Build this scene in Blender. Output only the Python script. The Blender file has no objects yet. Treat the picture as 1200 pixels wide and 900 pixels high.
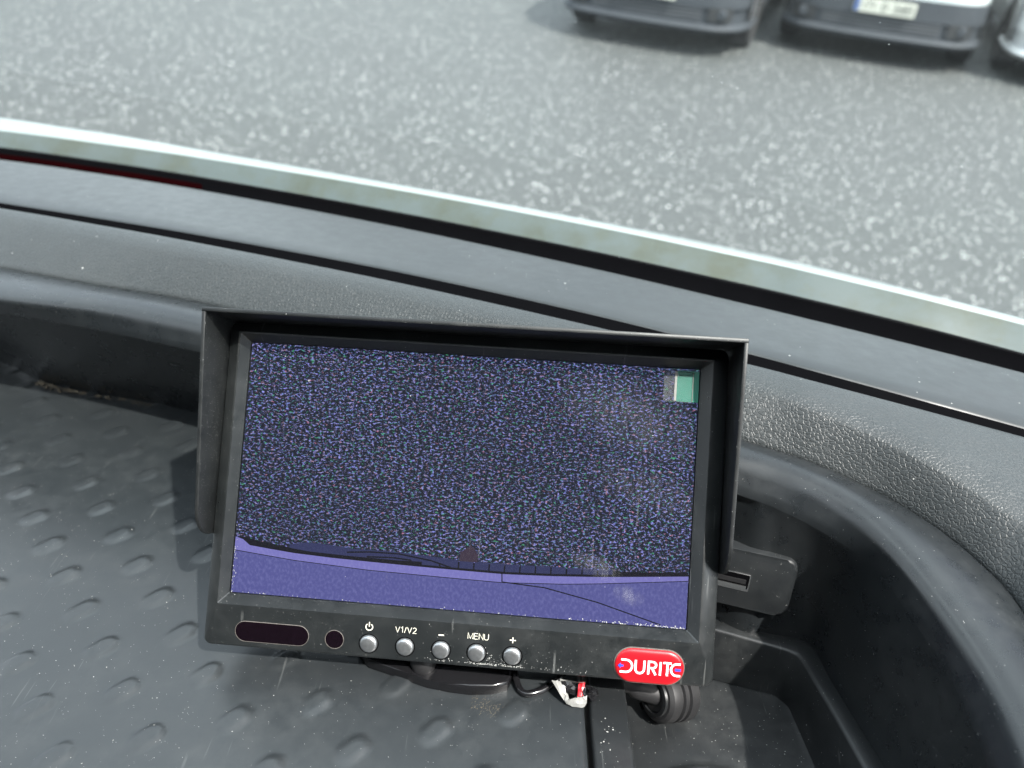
import bpy, bmesh, math, random
import numpy as np
from mathutils import Matrix, Vector

random.seed(7)
rng = np.random.default_rng(11)
scene = bpy.context.scene
COL = scene.collection

# ------------------------------------------------------------------ measured layout
# VEHICLE: frame of the van (floor of the dash tray = z 0), MONITOR: frame of the screen inside it.
ROWS = {
    'floor_edge': [(-417.1, 446.9, 0.0), (-303.3, 395.6, 0.0), (-260.5, 372.3, 0.0), (-166.6, 346.7, 0.0), (-61.4, 305.7, -0.0), (32.5, 264.4, -0.0), (83.6, 211.9, 0.0), (100.4, 207.2, 0.0), (114.3, 202.9, 0.0), (117.3, 185.5, 0.0), (120.4, 167.8, 0.0), (123.3, 151.7, 0.0), (126.0, 131.7, 0.0), (125.9, 113.2, 0.0)],
    'lip_low': [(-324.6, 344.9, 66.0), (-241.3, 324.9, 66.0), (-190.7, 311.5, 66.0), (-135.4, 293.2, 66.0), (-51.2, 264.1, 64.0), (26.5, 240.6, 61.0), (82.4, 217.8, 57.0), (95.0, 211.3, 56.0), (106.8, 203.5, 54.0), (118.6, 190.5, 52.0), (125.1, 168.1, 49.0), (127.3, 145.3, 47.0), (123.6, 117.1, 46.0), (116.6, 90.6, 46.0)],
    'lip_high': [(-317.3, 340.0, 75.0), (-235.5, 319.8, 75.0), (-187.1, 312.6, 75.0), (-135.5, 297.4, 75.0), (-51.5, 268.4, 73.0), (26.1, 244.4, 70.0), (82.4, 224.4, 66.0), (100.2, 215.3, 65.0), (114.2, 202.9, 63.0), (123.3, 183.0, 61.0), (128.8, 160.6, 58.0), (130.6, 137.8, 56.0), (126.2, 110.5, 55.0), (118.9, 86.3, 55.0)],
    'crease': [(-351.1, 384.7, 75.0), (-258.8, 359.0, 75.0), (-202.5, 341.9, 75.0), (-145.8, 325.5, 75.0), (-55.6, 293.7, 73.0), (27.4, 266.8, 70.0), (86.7, 239.8, 66.0), (108.8, 228.4, 65.0), (125.9, 217.0, 63.0), (140.9, 201.9, 61.0), (151.3, 185.7, 58.0), (155.3, 170.1, 56.0), (152.2, 137.3, 55.0), (142.0, 105.0, 55.0)],
    'pad_turn': [(-367.7, 414.4, 90.0), (-269.6, 384.8, 90.0), (-209.3, 363.3, 90.0), (-149.3, 341.9, 90.0), (-57.6, 311.1, 88.0), (26.9, 277.2, 85.0), (87.5, 254.0, 81.0), (109.1, 239.9, 80.0), (126.5, 227.3, 78.0), (142.5, 211.7, 76.0), (155.5, 196.4, 73.0), (163.9, 181.3, 71.0), (166.3, 147.7, 70.0), (159.3, 116.8, 70.0)],
    'pad_edge': [(-377.9, 429.4, 93.0), (-276.7, 398.2, 93.0), (-215.7, 377.9, 93.0), (-153.9, 355.8, 93.0), (-59.3, 323.1, 91.0), (27.5, 290.9, 88.0), (90.4, 268.5, 84.0), (114.3, 258.1, 83.0), (135.0, 251.3, 81.0), (155.1, 244.6, 79.0), (173.5, 240.9, 76.0), (194.6, 233.2, 74.0), (218.0, 221.7, 73.0), (232.3, 213.1, 73.0)],
    'panel_edge': [(-386.5, 440.8, 93.0), (-282.4, 407.8, 93.0), (-220.8, 388.3, 93.0), (-158.1, 367.4, 93.0), (-61.4, 335.9, 91.0), (28.2, 302.4, 88.0), (92.6, 277.6, 84.0), (116.8, 266.0, 83.0), (137.7, 258.3, 81.0), (157.9, 250.8, 79.0), (176.5, 246.7, 76.0), (197.7, 238.5, 74.0), (221.5, 226.9, 73.0), (236.4, 218.6, 73.0)],
    'panel_front': [(-468.6, 546.0, 87.0), (-349.1, 516.9, 87.0), (-273.0, 492.6, 87.0), (-194.6, 463.5, 87.0), (-74.9, 417.2, 85.0), (32.8, 371.5, 82.0), (108.9, 340.2, 78.0), (137.4, 326.3, 77.0), (162.0, 317.0, 75.0), (185.7, 307.9, 73.0), (207.2, 302.7, 70.0), (231.7, 292.4, 68.0), (258.6, 277.3, 67.0), (274.9, 266.0, 67.0)],
    'seal_low': [(-526.9, 618.1, 78.0), (-392.0, 584.5, 78.0), (-306.2, 556.4, 78.0), (-218.2, 523.4, 78.0), (-84.2, 471.6, 76.0), (36.4, 421.4, 73.0), (121.7, 386.4, 69.0), (153.5, 370.5, 68.0), (180.8, 359.4, 66.0), (206.7, 348.3, 64.0), (229.9, 341.1, 61.0), (256.0, 327.8, 59.0), (283.5, 308.0, 58.0), (299.5, 292.9, 58.0)],
    'seal_high': [(-532.6, 630.8, 88.1), (-396.5, 596.8, 87.3), (-310.0, 568.7, 87.3), (-221.1, 535.8, 87.5), (-85.7, 484.3, 86.0), (36.4, 434.2, 83.2), (123.0, 399.1, 79.0), (155.3, 383.0, 77.8), (183.0, 371.9, 75.6), (209.4, 360.7, 73.5), (233.1, 353.5, 70.4), (259.7, 340.1, 68.2), (287.9, 320.1, 66.9), (304.3, 304.9, 66.7)],
    'bonnet_lip': [(-546.5, 649.0, 87.5), (-407.4, 614.7, 86.4), (-318.9, 586.5, 86.1), (-227.9, 553.4, 86.0), (-88.6, 501.6, 83.8), (37.6, 451.0, 80.3), (127.6, 415.6, 75.5), (161.3, 399.3, 74.0), (190.3, 388.0, 71.6), (218.0, 376.7, 69.2), (242.8, 369.4, 65.9), (270.7, 355.8, 63.4), (300.8, 335.5, 61.6), (318.4, 320.1, 61.1)],
    'bonnet_crown': [(-588.4, 702.7, 84.5), (-440.2, 667.5, 81.7), (-368.0, 639.3, 81.5), (-291.2, 606.4, 81.9), (-97.0, 549.3, 70.4), (41.5, 497.8, 65.3), (141.7, 461.4, 59.0), (179.7, 444.8, 56.8), (212.5, 433.1, 53.8), (243.9, 421.4, 50.7), (271.9, 413.8, 46.8), (304.1, 399.7, 43.5), (339.6, 378.7, 40.6), (361.0, 362.9, 39.2)],
}
LEDGE_INNER = [(36.6, 219.9, 0.0), (81.0, 207.2, 0.0), (108.8, 197.5, 0.0), (112.4, 175.4, 0.0), (115.9, 152.9, 0.0), (119.1, 133.2, 0.0), (120.1, 117.4, 0.0)]
WELL_EDGE = [(38.1, 215.0, -22.0), (83.6, 202.5, -22.0), (104.2, 196.7, -22.0), (108.2, 191.6, -22.0), (110.3, 167.2, -22.0), (111.9, 146.4, -22.0), (112.0, 128.2, -22.0)]
WRAPPER = [(17.1, 175.9, 8.0), (19.8, 176.5, 7.0), (22.2, 174.5, 4.0), (24.3, 170.9, 0.8), (21.1, 172.2, 2.5), (25.7, 173.2, 3.2), (29.2, 173.8, 3.4), (28.6, 170.9, 1.0), (25.9, 178.0, 4.5), (26.6, 176.9, 5.5), (28.3, 176.7, 5.8), (27.6, 172.7, 4.4), (25.6, 172.1, 4.2), (31.9, 176.1, 5.0), (33.6, 174.3, 3.0), (31.7, 173.3, 1.2), (28.8, 176.0, 7.2), (19.8, 176.7, 7.6), (23.6, 177.0, 3.0), (23.0, 171.9, 3.4), (29.8, 173.2, 6.0)]
VEHICLE = Matrix(((0.99863, -0.02617, -0.04532, 0.01019), (0.03113, 0.99316, 0.11250, -0.02530), (0.04207, -0.11375, 0.99262, 1.42676), (0.00000, 0.00000, 0.00000, 1.00000)))
MONITOR = Matrix(((0.99751, 0.03212, -0.06274, -0.01556), (-0.07006, 0.54896, -0.83291, 0.20957), (0.00769, 0.83523, 0.54985, 0.06479), (0.00000, 0.00000, 0.00000, 1.00000)))
CAMERA = Matrix(((0.99619, -0.08716, -0.00000, 0.00000), (0.05184, 0.59256, -0.80386, 0.00000), (0.07006, 0.80080, 0.59482, 1.65000), (0.00000, 0.00000, 0.00000, 1.00000)))

MON_W = VEHICLE @ MONITOR

# ------------------------------------------------------------------ camera, world, sun, exposure
cam = bpy.data.cameras.new('camera')
cam.sensor_width = 36.0
cam.lens = 27.03
cam.clip_start = 0.01
cam.clip_end = 500.0
cam.dof.use_dof = True
cam.dof.focus_distance = 0.262
cam.dof.aperture_fstop = 11.0
camo = bpy.data.objects.new('camera', cam)
COL.objects.link(camo)
camo.matrix_world = CAMERA
scene.camera = camo

SUN_AZ, SUN_EL = math.radians(140), math.radians(50)
sun_v = Vector((math.sin(SUN_AZ)*math.cos(SUN_EL), math.cos(SUN_AZ)*math.cos(SUN_EL), math.sin(SUN_EL)))
sun_w = (VEHICLE.to_3x3() @ sun_v).normalized()
w = bpy.data.worlds.new('World')
scene.world = w
w.use_nodes = True
nt = w.node_tree
sky = nt.nodes.new('ShaderNodeTexSky')
sky.sky_type = 'NISHITA'
sky.sun_disc = False
sky.sun_elevation = math.asin(sun_w.z)
sky.sun_rotation = math.atan2(sun_w.x, sun_w.y)
sky.air_density = 1.0
sky.dust_density = 4.0
bg = nt.nodes['Background']
bg.inputs['Strength'].default_value = 0.13
hs = nt.nodes.new('ShaderNodeHueSaturation')      # hazy, half grey sky
hs.inputs['Saturation'].default_value = 0.5
nt.links.new(sky.outputs[0], hs.inputs['Color'])
# broken pale cloud over the whole sky
wtc = nt.nodes.new('ShaderNodeTexCoord')
cn = nt.nodes.new('ShaderNodeTexNoise')
cn.inputs['Scale'].default_value = 2.4
cn.inputs['Detail'].default_value = 5
cn.inputs['Roughness'].default_value = 0.55
nt.links.new(wtc.outputs['Generated'], cn.inputs['Vector'])
cr_ = nt.nodes.new('ShaderNodeValToRGB')
cr_.color_ramp.elements[0].position = 0.42
cr_.color_ramp.elements[1].position = 0.60
nt.links.new(cn.outputs[0], cr_.inputs[0])
cm = nt.nodes.new('ShaderNodeMix')
cm.data_type = 'RGBA'
nt.links.new(cr_.outputs[0], cm.inputs[0])
nt.links.new(hs.outputs[0], cm.inputs[6])
cm.inputs[7].default_value = (7.9, 8.9, 9.5, 1)
nt.links.new(cm.outputs[2], bg.inputs['Color'])
sun = bpy.data.lights.new('sun', 'SUN')
sun.energy = 2.7
sun.angle = math.radians(0.8)
sun.color = (1.0, 0.965, 0.91)
suno = bpy.data.objects.new('sun', sun)
COL.objects.link(suno)
suno.rotation_euler = (-sun_w).to_track_quat('-Z', 'Y').to_euler()
suno.location = (3, -2, 6)

scene.view_settings.view_transform = 'Standard'
scene.view_settings.look = 'None'
scene.view_settings.gamma = 1.0
scene.view_settings.use_curve_mapping = False
scene.view_settings.exposure = 1.86
EMIT = 2.0 ** -scene.view_settings.exposure      # a screen pixel of picture value 1 at this exposure

# ------------------------------------------------------------------ helpers
def link_mesh(name, me, mat=None, parent=None, smooth=False):
    o = bpy.data.objects.new(name, me)
    COL.objects.link(o)
    if mat is not None and not me.materials:
        me.materials.append(mat)
    if parent is not None:
        o.parent = parent
    if smooth:
        me.shade_smooth()
    return o

def from_data(name, verts, faces, mat=None, parent=None, smooth=False):
    me = bpy.data.meshes.new(name)
    me.from_pydata([tuple(v) for v in verts], [], faces)
    me.update()
    return link_mesh(name, me, mat, parent, smooth)

def from_bm(name, bm, mat=None, parent=None, smooth=False):
    me = bpy.data.meshes.new(name)
    bm.normal_update()
    bm.to_mesh(me)
    bm.free()
    return link_mesh(name, me, mat, parent, smooth)

def sharpen(o, deg=35):
    o.data.shade_smooth()
    o.data.set_sharp_from_angle(angle=math.radians(deg))

def root(name, label, cat, matrix=None, group=None):
    o = bpy.data.objects.new(name, None)
    o.empty_display_size = 0.02
    COL.objects.link(o)
    if matrix is not None:
        o.matrix_world = matrix
    o['label'] = label
    o['category'] = cat
    if group:
        o['group'] = group
    return o

def tag(o, label, cat, group=None):
    o['label'] = label
    o['category'] = cat
    if group:
        o['group'] = group
    return o

def spline(pts, sub):
    """Catmull-Rom through pts (n,3)."""
    P = np.asarray(pts, float)
    E = np.vstack([2*P[0]-P[1], P, 2*P[-1]-P[-2]])
    out = []
    for i in range(len(P)-1):
        a, b, c, d = E[i], E[i+1], E[i+2], E[i+3]
        for k in range(sub):
            t = k/sub
            out.append(0.5*((2*b)+(-a+c)*t+(2*a-5*b+4*c-d)*t*t+(-a+3*b-3*c+d)*t**3))
    out.append(P[-1])
    return np.array(out)

def loft(name, rows, mat, parent, smooth=True, flip=False):
    n = len(rows[0])
    verts = np.vstack(rows)
    faces = []
    for r in range(len(rows)-1):
        for i in range(n-1):
            f = (r*n+i, r*n+i+1, (r+1)*n+i+1, (r+1)*n+i)
            faces.append(f[::-1] if flip else f)
    return from_data(name, verts, faces, mat, parent, smooth)

def box(bm, x0, x1, y0, y1, z0, z1):
    vs = [bm.verts.new(p) for p in ((x0,y0,z0),(x1,y0,z0),(x1,y1,z0),(x0,y1,z0),(x0,y0,z1),(x1,y0,z1),(x1,y1,z1),(x0,y1,z1))]
    for f in ((0,3,2,1),(4,5,6,7),(0,1,5,4),(1,2,6,5),(2,3,7,6),(3,0,4,7)):
        bm.faces.new([vs[i] for i in f])
    return vs

def bevel_all(bm, w, seg=2, deg=25):
    es = [e for e in bm.edges if len(e.link_faces) == 2 and e.calc_face_angle(0) > math.radians(deg)]
    bmesh.ops.bevel(bm, geom=es, offset=w, segments=seg, affect='EDGES', profile=0.5, clamp_overlap=True)

def rrect(x0, x1, y0, y1, r, n=6):
    """Rounded rectangle, counter-clockwise; r one radius or (bl, br, tr, tl)."""
    rs = r if hasattr(r, '__len__') else (r,)*4
    pts = []
    for (cx, cy, a0, rr) in ((x0+rs[0], y0+rs[0], 180, rs[0]), (x1-rs[1], y0+rs[1], 270, rs[1]),
                             (x1-rs[2], y1-rs[2], 0, rs[2]), (x0+rs[3], y1-rs[3], 90, rs[3])):
        for k in range(n+1):
            a = math.radians(a0+90*k/n)
            pts.append((cx+rr*math.cos(a), cy+rr*math.sin(a)))
    return pts

def loops(name, lps, mat, parent, cap0=False, cap1=False, smooth=False):
    """Closed loops of equal count bridged in order."""
    n = len(lps[0])
    verts = [p for l in lps for p in l]
    faces = []
    for k in range(len(lps)-1):
        for i in range(n):
            j = (i+1) % n
            faces.append((k*n+i, k*n+j, (k+1)*n+j, (k+1)*n+i))
    if cap0:
        faces.append(tuple(range(n))[::-1])
    if cap1:
        faces.append(tuple((len(lps)-1)*n+i for i in range(n)))
    return from_data(name, verts, faces, mat, parent, smooth)

def slab(name, outline, z0, z1, mat, parent, bev=0.0, seg=2, M=None):
    """Outline (list of xy) extruded from z0 to z1, top edge rounded by bev."""
    bm = bmesh.new()
    a = [bm.verts.new((x, y, z0)) for x, y in outline]
    b = [bm.verts.new((x, y, z1)) for x, y in outline]
    n = len(outline)
    for i in range(n):
        j = (i+1) % n
        bm.faces.new((a[i], a[j], b[j], b[i]))
    top = bm.faces.new(b)
    bm.faces.new(a[::-1])
    if bev:
        bmesh.ops.bevel(bm, geom=list(top.edges), offset=bev, segments=seg, affect='EDGES', profile=0.5)
    if M is not None:
        bm.transform(M)
    bmesh.ops.recalc_face_normals(bm, faces=bm.faces)
    o = from_bm(name, bm, mat, parent)
    sharpen(o)
    return o

def tube_data(pts, r, n=10, closed_ends=True):
    P = [Vector(p) for p in pts]
    rr = r if hasattr(r, '__len__') else [r]*len(P)
    verts, faces = [], []
    up = None
    for i, p in enumerate(P):
        t = (P[min(i+1, len(P)-1)]-P[max(i-1, 0)]).normalized()
        if up is None:
            up = t.orthogonal().normalized()
        up = (up - t*up.dot(t)).normalized()
        s = t.cross(up)
        for k in range(n):
            a = 2*math.pi*k/n
            verts.append(p+(up*math.cos(a)+s*math.sin(a))*rr[i])
    for i in range(len(P)-1):
        for k in range(n):
            j = (k+1) % n
            faces.append((i*n+k, i*n+j, (i+1)*n+j, (i+1)*n+k))
    if closed_ends:
        faces.append(tuple(range(n))[::-1])
        faces.append(tuple((len(P)-1)*n+k for k in range(n)))
    return verts, faces

def tube(name, pts, r, mat, parent=None, n=10, smooth=True):
    v, f = tube_data(pts, r, n)
    o = from_data(name, v, f, mat, parent)
    sharpen(o, 50)
    return o

def lathe(name, prof, mat, parent=None, n=40, M=None, deg=35):
    """Profile of (radius, z) turned about z."""
    verts, faces = [], []
    for r, z in prof:
        for k in range(n):
            a = 2*math.pi*k/n
            verts.append(Vector((r*math.cos(a), r*math.sin(a), z)))
    if M is not None:
        verts = [M @ v for v in verts]
    for i in range(len(prof)-1):
        for k in range(n):
            j = (k+1) % n
            faces.append((i*n+k, i*n+j, (i+1)*n+j, (i+1)*n+k))
    faces.append(tuple(range(n))[::-1])
    faces.append(tuple((len(prof)-1)*n+k for k in range(n)))
    o = from_data(name, verts, faces, mat, parent)
    sharpen(o, deg)
    return o

def ribbon(paths, width):
    """Flat strokes with mitred joints: list of polylines -> verts, faces in the xy plane."""
    verts, faces = [], []
    for P in paths:
        P = [Vector((p[0], p[1])) for p in P]
        base = len(verts)
        for i, p in enumerate(P):
            d0 = (p-P[i-1]).normalized() if i else (P[1]-p).normalized()
            d1 = (P[i+1]-p).normalized() if i < len(P)-1 else d0
            t = (d0+d1).normalized()
            nrm = Vector((-t.y, t.x))
            c = max(0.5, nrm.dot(Vector((-d0.y, d0.x))))
            verts.append(p+nrm*width/2/c)
            verts.append(p-nrm*width/2/c)
        for i in range(len(P)-1):
            a = base+2*i
            faces.append((a, a+1, a+3, a+2))
    return [(v.x, v.y) for v in verts], faces

def strokes(name, paths, width, z, mat, parent, dome=None):
    v, f = ribbon(paths, width)
    f = [q[::-1] for q in f]
    vz = [(x, y, z+(dome(x, y) if dome else 0)) for x, y in v]
    return from_data(name, vz, f, mat, parent)

def arc(cx, cy, rx, ry, a0, a1, n=10):
    return [(cx+rx*math.cos(math.radians(a0+(a1-a0)*k/n)), cy+ry*math.sin(math.radians(a0+(a1-a0)*k/n))) for k in range(n+1)]

def text_mesh(name, body, size, M, mat, parent, extrude=0.0, sx=1.0):
    cu = bpy.data.curves.new('lettering_curve', 'FONT')
    cu.body = body
    cu.size = size
    cu.align_x = 'CENTER'
    cu.align_y = 'CENTER'
    cu.extrude = extrude
    cu.resolution_u = 3
    to = bpy.data.objects.new('lettering_tmp', cu)
    COL.objects.link(to)
    bpy.context.view_layer.update()
    me = bpy.data.meshes.new_from_object(to)
    bpy.data.objects.remove(to)
    me.transform(M @ Matrix.Diagonal((sx, 1, 1, 1)))
    me.materials.clear()
    return link_mesh(name, me, mat, parent)

# ------------------------------------------------------------------ materials
def new_mat(name):
    m = bpy.data.materials.new(name)
    m.use_nodes = True
    return m, m.node_tree, m.node_tree.nodes['Principled BSDF']

def N(nt, typ, **kw):
    n = nt.nodes.new(typ)
    for k, v in kw.items():
        if hasattr(n, k):
            setattr(n, k, v)
    return n

def ramp(nt, a, b, ca=(0,0,0,1), cb=(1,1,1,1)):
    r = nt.nodes.new('ShaderNodeValToRGB')
    r.color_ramp.elements[0].position = a
    r.color_ramp.elements[0].color = ca
    r.color_ramp.elements[1].position = b
    r.color_ramp.elements[1].color = cb
    return r

def noise(nt, coord, scale, detail=3, rough=0.6, stretch=None, rotz=0.0):
    n = nt.nodes.new('ShaderNodeTexNoise')
    n.inputs['Scale'].default_value = scale
    n.inputs['Detail'].default_value = detail
    n.inputs['Roughness'].default_value = rough
    if stretch or rotz:
        mp = nt.nodes.new('ShaderNodeMapping')
        mp.inputs['Scale'].default_value = stretch or (1, 1, 1)
        mp.inputs['Rotation'].default_value = (0, 0, rotz)
        nt.links.new(coord, mp.inputs['Vector'])
        coord = mp.outputs[0]
    nt.links.new(coord, n.inputs['Vector'])
    return n

def mixc(nt, fac, a, b):
    m = nt.nodes.new('ShaderNodeMix')
    m.data_type = 'RGBA'
    if hasattr(fac, 'links'):
        nt.links.new(fac, m.inputs[0])
    else:
        m.inputs[0].default_value = fac
    for s, v in ((m.inputs[6], a), (m.inputs[7], b)):
        if hasattr(v, 'links'):
            nt.links.new(v, s)
        else:
            s.default_value = (*v, 1)
    return m.outputs[2]

def mth(nt, op, a, b=None, c=None, clamp=False):
    m = nt.nodes.new('ShaderNodeMath')
    m.operation = op
    m.use_clamp = clamp
    for i, v in enumerate((a, b, c)):
        if v is None:
            continue
        if hasattr(v, 'links'):
            nt.links.new(v, m.inputs[i])
        else:
            m.inputs[i].default_value = v
    return m.outputs[0]

def specks(nt, coord, scale, keep, size):
    """Sparse little dots: voronoi cells, a share of which hold one dot."""
    v = nt.nodes.new('ShaderNodeTexVoronoi')
    v.inputs['Scale'].default_value = scale
    v.inputs['Randomness'].default_value = 1.0
    nt.links.new(coord, v.inputs['Vector'])
    sep = nt.nodes.new('ShaderNodeSeparateColor')
    nt.links.new(v.outputs['Color'], sep.inputs[0])
    k = mth(nt, 'LESS_THAN', sep.outputs[0], keep)
    rad = mth(nt, 'MULTIPLY_ADD', sep.outputs[1], size*0.8, size*0.35)
    d = mth(nt, 'LESS_THAN', v.outputs['Distance'], rad)
    return mth(nt, 'MULTIPLY', k, d)

def plastic(name, base, rough, grain=None, grain_h=0.0, dust=0.15, dustcol=(0.30, 0.31, 0.30), speck=0.05, speck_scale=260, scuff=0.0, spec=0.5, fine=900):
    """Moulded interior plastic: base colour, fine grain relief, a film of dust with specks and scuffs."""
    m, nt, b = new_mat(name)
    tc = N(nt, 'ShaderNodeTexCoord').outputs['Object']
    big = noise(nt, tc, 22, 4, 0.6)
    med = noise(nt, tc, 130, 4, 0.65)
    r1 = ramp(nt, 0.40, 0.72)
    nt.links.new(big.outputs[0], r1.inputs[0])
    r2 = ramp(nt, 0.35, 0.75)
    nt.links.new(med.outputs[0], r2.inputs[0])
    film = mth(nt, 'MULTIPLY', r1.outputs[0], r2.outputs[0])
    film = mth(nt, 'MULTIPLY', film, dust)
    col = mixc(nt, film, base, dustcol)
    if scuff:
        sc = noise(nt, tc, 60, 2, 0.5, stretch=(12, 0.6, 1), rotz=0.7)
        r3 = ramp(nt, 0.66, 0.70)
        nt.links.new(sc.outputs[0], r3.inputs[0])
        gate = ramp(nt, 0.52, 0.62)
        nt.links.new(noise(nt, tc, 35, 2).outputs[0], gate.inputs[0])
        col = mixc(nt, mth(nt, 'MULTIPLY', mth(nt, 'MULTIPLY', r3.outputs[0], gate.outputs[0]), scuff), col, dustcol)
    if speck:
        sp = specks(nt, tc, speck_scale, speck, 0.12)
        sp2 = specks(nt, tc, speck_scale*2.3, speck*1.3, 0.17)
        col = mixc(nt, mth(nt, 'MULTIPLY', mth(nt, 'MAXIMUM', sp, sp2), 0.7), col, (0.5, 0.5, 0.48))
    nt.links.new(col, b.inputs['Base Color'])
    rr = mth(nt, 'MULTIPLY_ADD', med.outputs[0], 0.22, rough-0.11)
    rr = mth(nt, 'ADD', rr, film)
    nt.links.new(rr, b.inputs['Roughness'])
    b.inputs['Specular IOR Level'].default_value = spec
    bp = N(nt, 'ShaderNodeBump')
    if grain:
        v = N(nt, 'ShaderNodeTexVoronoi', feature='DISTANCE_TO_EDGE')
        v.inputs['Scale'].default_value = grain
        dw = noise(nt, tc, grain*0.8, 2)
        add = N(nt, 'ShaderNodeVectorMath', operation='MULTIPLY_ADD')
        nt.links.new(dw.outputs['Color'], add.inputs[0])
        add.inputs[1].default_value = (0.9/grain,)*3
        nt.links.new(tc, add.inputs[2])
        nt.links.new(add.outputs[0], v.inputs['Vector'])
        rv = ramp(nt, 0.0, 0.17)
        nt.links.new(v.outputs['Distance'], rv.inputs[0])
        nt.links.new(rv.outputs[0], bp.inputs['Height'])
        bp.inputs['Distance'].default_value = grain_h
        bp.inputs['Strength'].default_value = 1.0
    else:
        g = noise(nt, tc, fine, 2, 0.5)
        nt.links.new(g.outputs[0], bp.inputs['Height'])
        bp.inputs['Distance'].default_value = 0.00005
        bp.inputs['Strength'].default_value = 0.35
    nt.links.new(bp.outputs[0], b.inputs['Normal'])
    return m

def simple(name, col, rough=0.5, metal=0.0, spec=0.5, var=0.15, scale=60, coat=0.0):
    m, nt, b = new_mat(name)
    tc = N(nt, 'ShaderNodeTexCoord').outputs['Object']
    n = noise(nt, tc, scale, 4)
    c = mixc(nt, n.outputs[0], tuple(max(0, v*(1-var)) for v in col), tuple(min(1, v*(1+var)) for v in col))
    nt.links.new(c, b.inputs['Base Color'])
    b.inputs['Roughness'].default_value = rough
    b.inputs['Metallic'].default_value = metal
    b.inputs['Specular IOR Level'].default_value = spec
    b.inputs['Coat Weight'].default_value = coat
    return m

M_PAD = plastic('padded dash grain', (0.026, 0.030, 0.031), 0.46, grain=660, grain_h=0.00012, dust=0.05, speck=0.01)
M_PANEL = plastic('smooth dash panel', (0.021, 0.0245, 0.026), 0.45, dust=0.04, speck=0.02)
M_RIM = plastic('storage rim', (0.011, 0.013, 0.0145), 0.29, dust=0.05, speck=0.03, speck_scale=800)
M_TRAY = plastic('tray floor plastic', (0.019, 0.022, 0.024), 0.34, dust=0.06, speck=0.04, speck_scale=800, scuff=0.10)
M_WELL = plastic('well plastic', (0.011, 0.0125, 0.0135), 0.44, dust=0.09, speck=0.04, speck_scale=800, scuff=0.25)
M_SOCKET = plastic('socket plastic', (0.014, 0.016, 0.0175), 0.42, dust=0.05, speck=0.05, speck_scale=800)
M_CASE = plastic('monitor case plastic', (0.009, 0.010, 0.011), 0.38, dust=0.06, speck=0.03, speck_scale=1100, fine=2500)
M_BEZEL = plastic('monitor bezel plastic', (0.009, 0.0105, 0.011), 0.32, dust=0.07, speck=0.05, speck_scale=1100, spec=0.75, scuff=0.2, fine=2500)
M_HOOD = plastic('sun hood plastic', (0.006, 0.007, 0.0075), 0.45, dust=0.05, speck=0.07, speck_scale=1000, fine=2500)
M_BLACK = simple('black gloss plastic', (0.008, 0.008, 0.009), 0.18)
M_RUBBER = simple('black rubber', (0.014, 0.014, 0.015), 0.55)
M_REDREFL = simple('painted dark red reflection', (0.006, 0.0007, 0.0009), 0.8, spec=0.0, var=0.5, scale=30)
M_TRIM = simple('dark cab trim', (0.018, 0.018, 0.020), 0.8)
M_VOID = simple('dark gap', (0.003, 0.003, 0.0035), 0.9, spec=0.0)
M_WINDOW = simple('infrared window', (0.0035, 0.0018, 0.0032), 0.10, spec=0.35)
M_CHROME = simple('chrome button', (0.40, 0.41, 0.415), 0.34, metal=0.92, var=0.35, scale=700)
M_STEEL = simple('bright steel', (0.75, 0.75, 0.74), 0.25, metal=1.0)
M_LEGEND = simple('legend print', (0.62, 0.60, 0.50), 0.6)
M_RED = simple('badge red', (0.42, 0.004, 0.010), 0.35, var=0.05, coat=0.4)
M_WHITE = simple('badge white', (0.85, 0.84, 0.86), 0.4, var=0.03)
M_BLUE = simple('badge blue', (0.03, 0.07, 0.50), 0.4, var=0.05)
M_RIMLINE = simple('badge edge', (0.11, 0.10, 0.09), 0.5, var=0.7, scale=900)
M_GREEN = simple('green tab', (0.002, 0.17, 0.115), 0.4, var=0.06, coat=0.1)
M_CRUMB = simple('dry crumbs', (0.085, 0.072, 0.052), 0.9, var=0.6, scale=500)
M_DUST = simple('pale dust', (0.34, 0.34, 0.32), 0.9, var=0.4, scale=500)
M_FOIL = simple('white foil paper', (0.21, 0.21, 0.20), 0.3, var=0.4, scale=400)
M_FOILRED = simple('red print', (0.55, 0.02, 0.03), 0.35)
M_WHITEPAINT = simple('white van paint', (0.66, 0.71, 0.70), 0.25, var=0.02, coat=0.6)
M_BONNET = simple('muted white bonnet paint', (0.21, 0.245, 0.24), 0.45, var=0.04)  # bonnet white with a lowered, slightly green base colour
M_GREYPAINT = simple('grey car paint', (0.30, 0.32, 0.34), 0.3, metal=0.4, var=0.03, coat=0.6)
M_SILVERPAINT = simple('silver car paint', (0.55, 0.57, 0.58), 0.3, metal=0.3, var=0.03, coat=0.6)
M_BUMPER = simple('car bumper plastic', (0.032, 0.037, 0.043), 0.65, spec=0.25, var=0.1, scale=8)
M_SLAT = simple('car slat plastic', (0.07, 0.078, 0.088), 0.55, spec=0.3)
M_GRILLE = simple('car grille black', (0.012, 0.013, 0.014), 0.5, scale=8)
M_TYRE = simple('tyre rubber', (0.020, 0.020, 0.021), 0.8, scale=20)
M_ALLOY = simple('alloy wheel', (0.55, 0.56, 0.57), 0.3, metal=0.9, scale=10)
M_PLATE = simple('number plate', (0.44, 0.45, 0.39), 0.4, var=0.04, scale=10)
M_PLATEBLUE = simple('plate blue band', (0.02, 0.06, 0.20), 0.4, var=0.05)
M_INK = simple('plate ink', (0.02, 0.02, 0.02), 0.5)
M_LAMP = simple('headlamp lens', (0.55, 0.58, 0.60), 0.08, var=0.1, scale=12, coat=1.0)
M_CARGLASS = simple('car window', (0.015, 0.02, 0.022), 0.05, spec=0.8, var=0.0)

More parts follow.
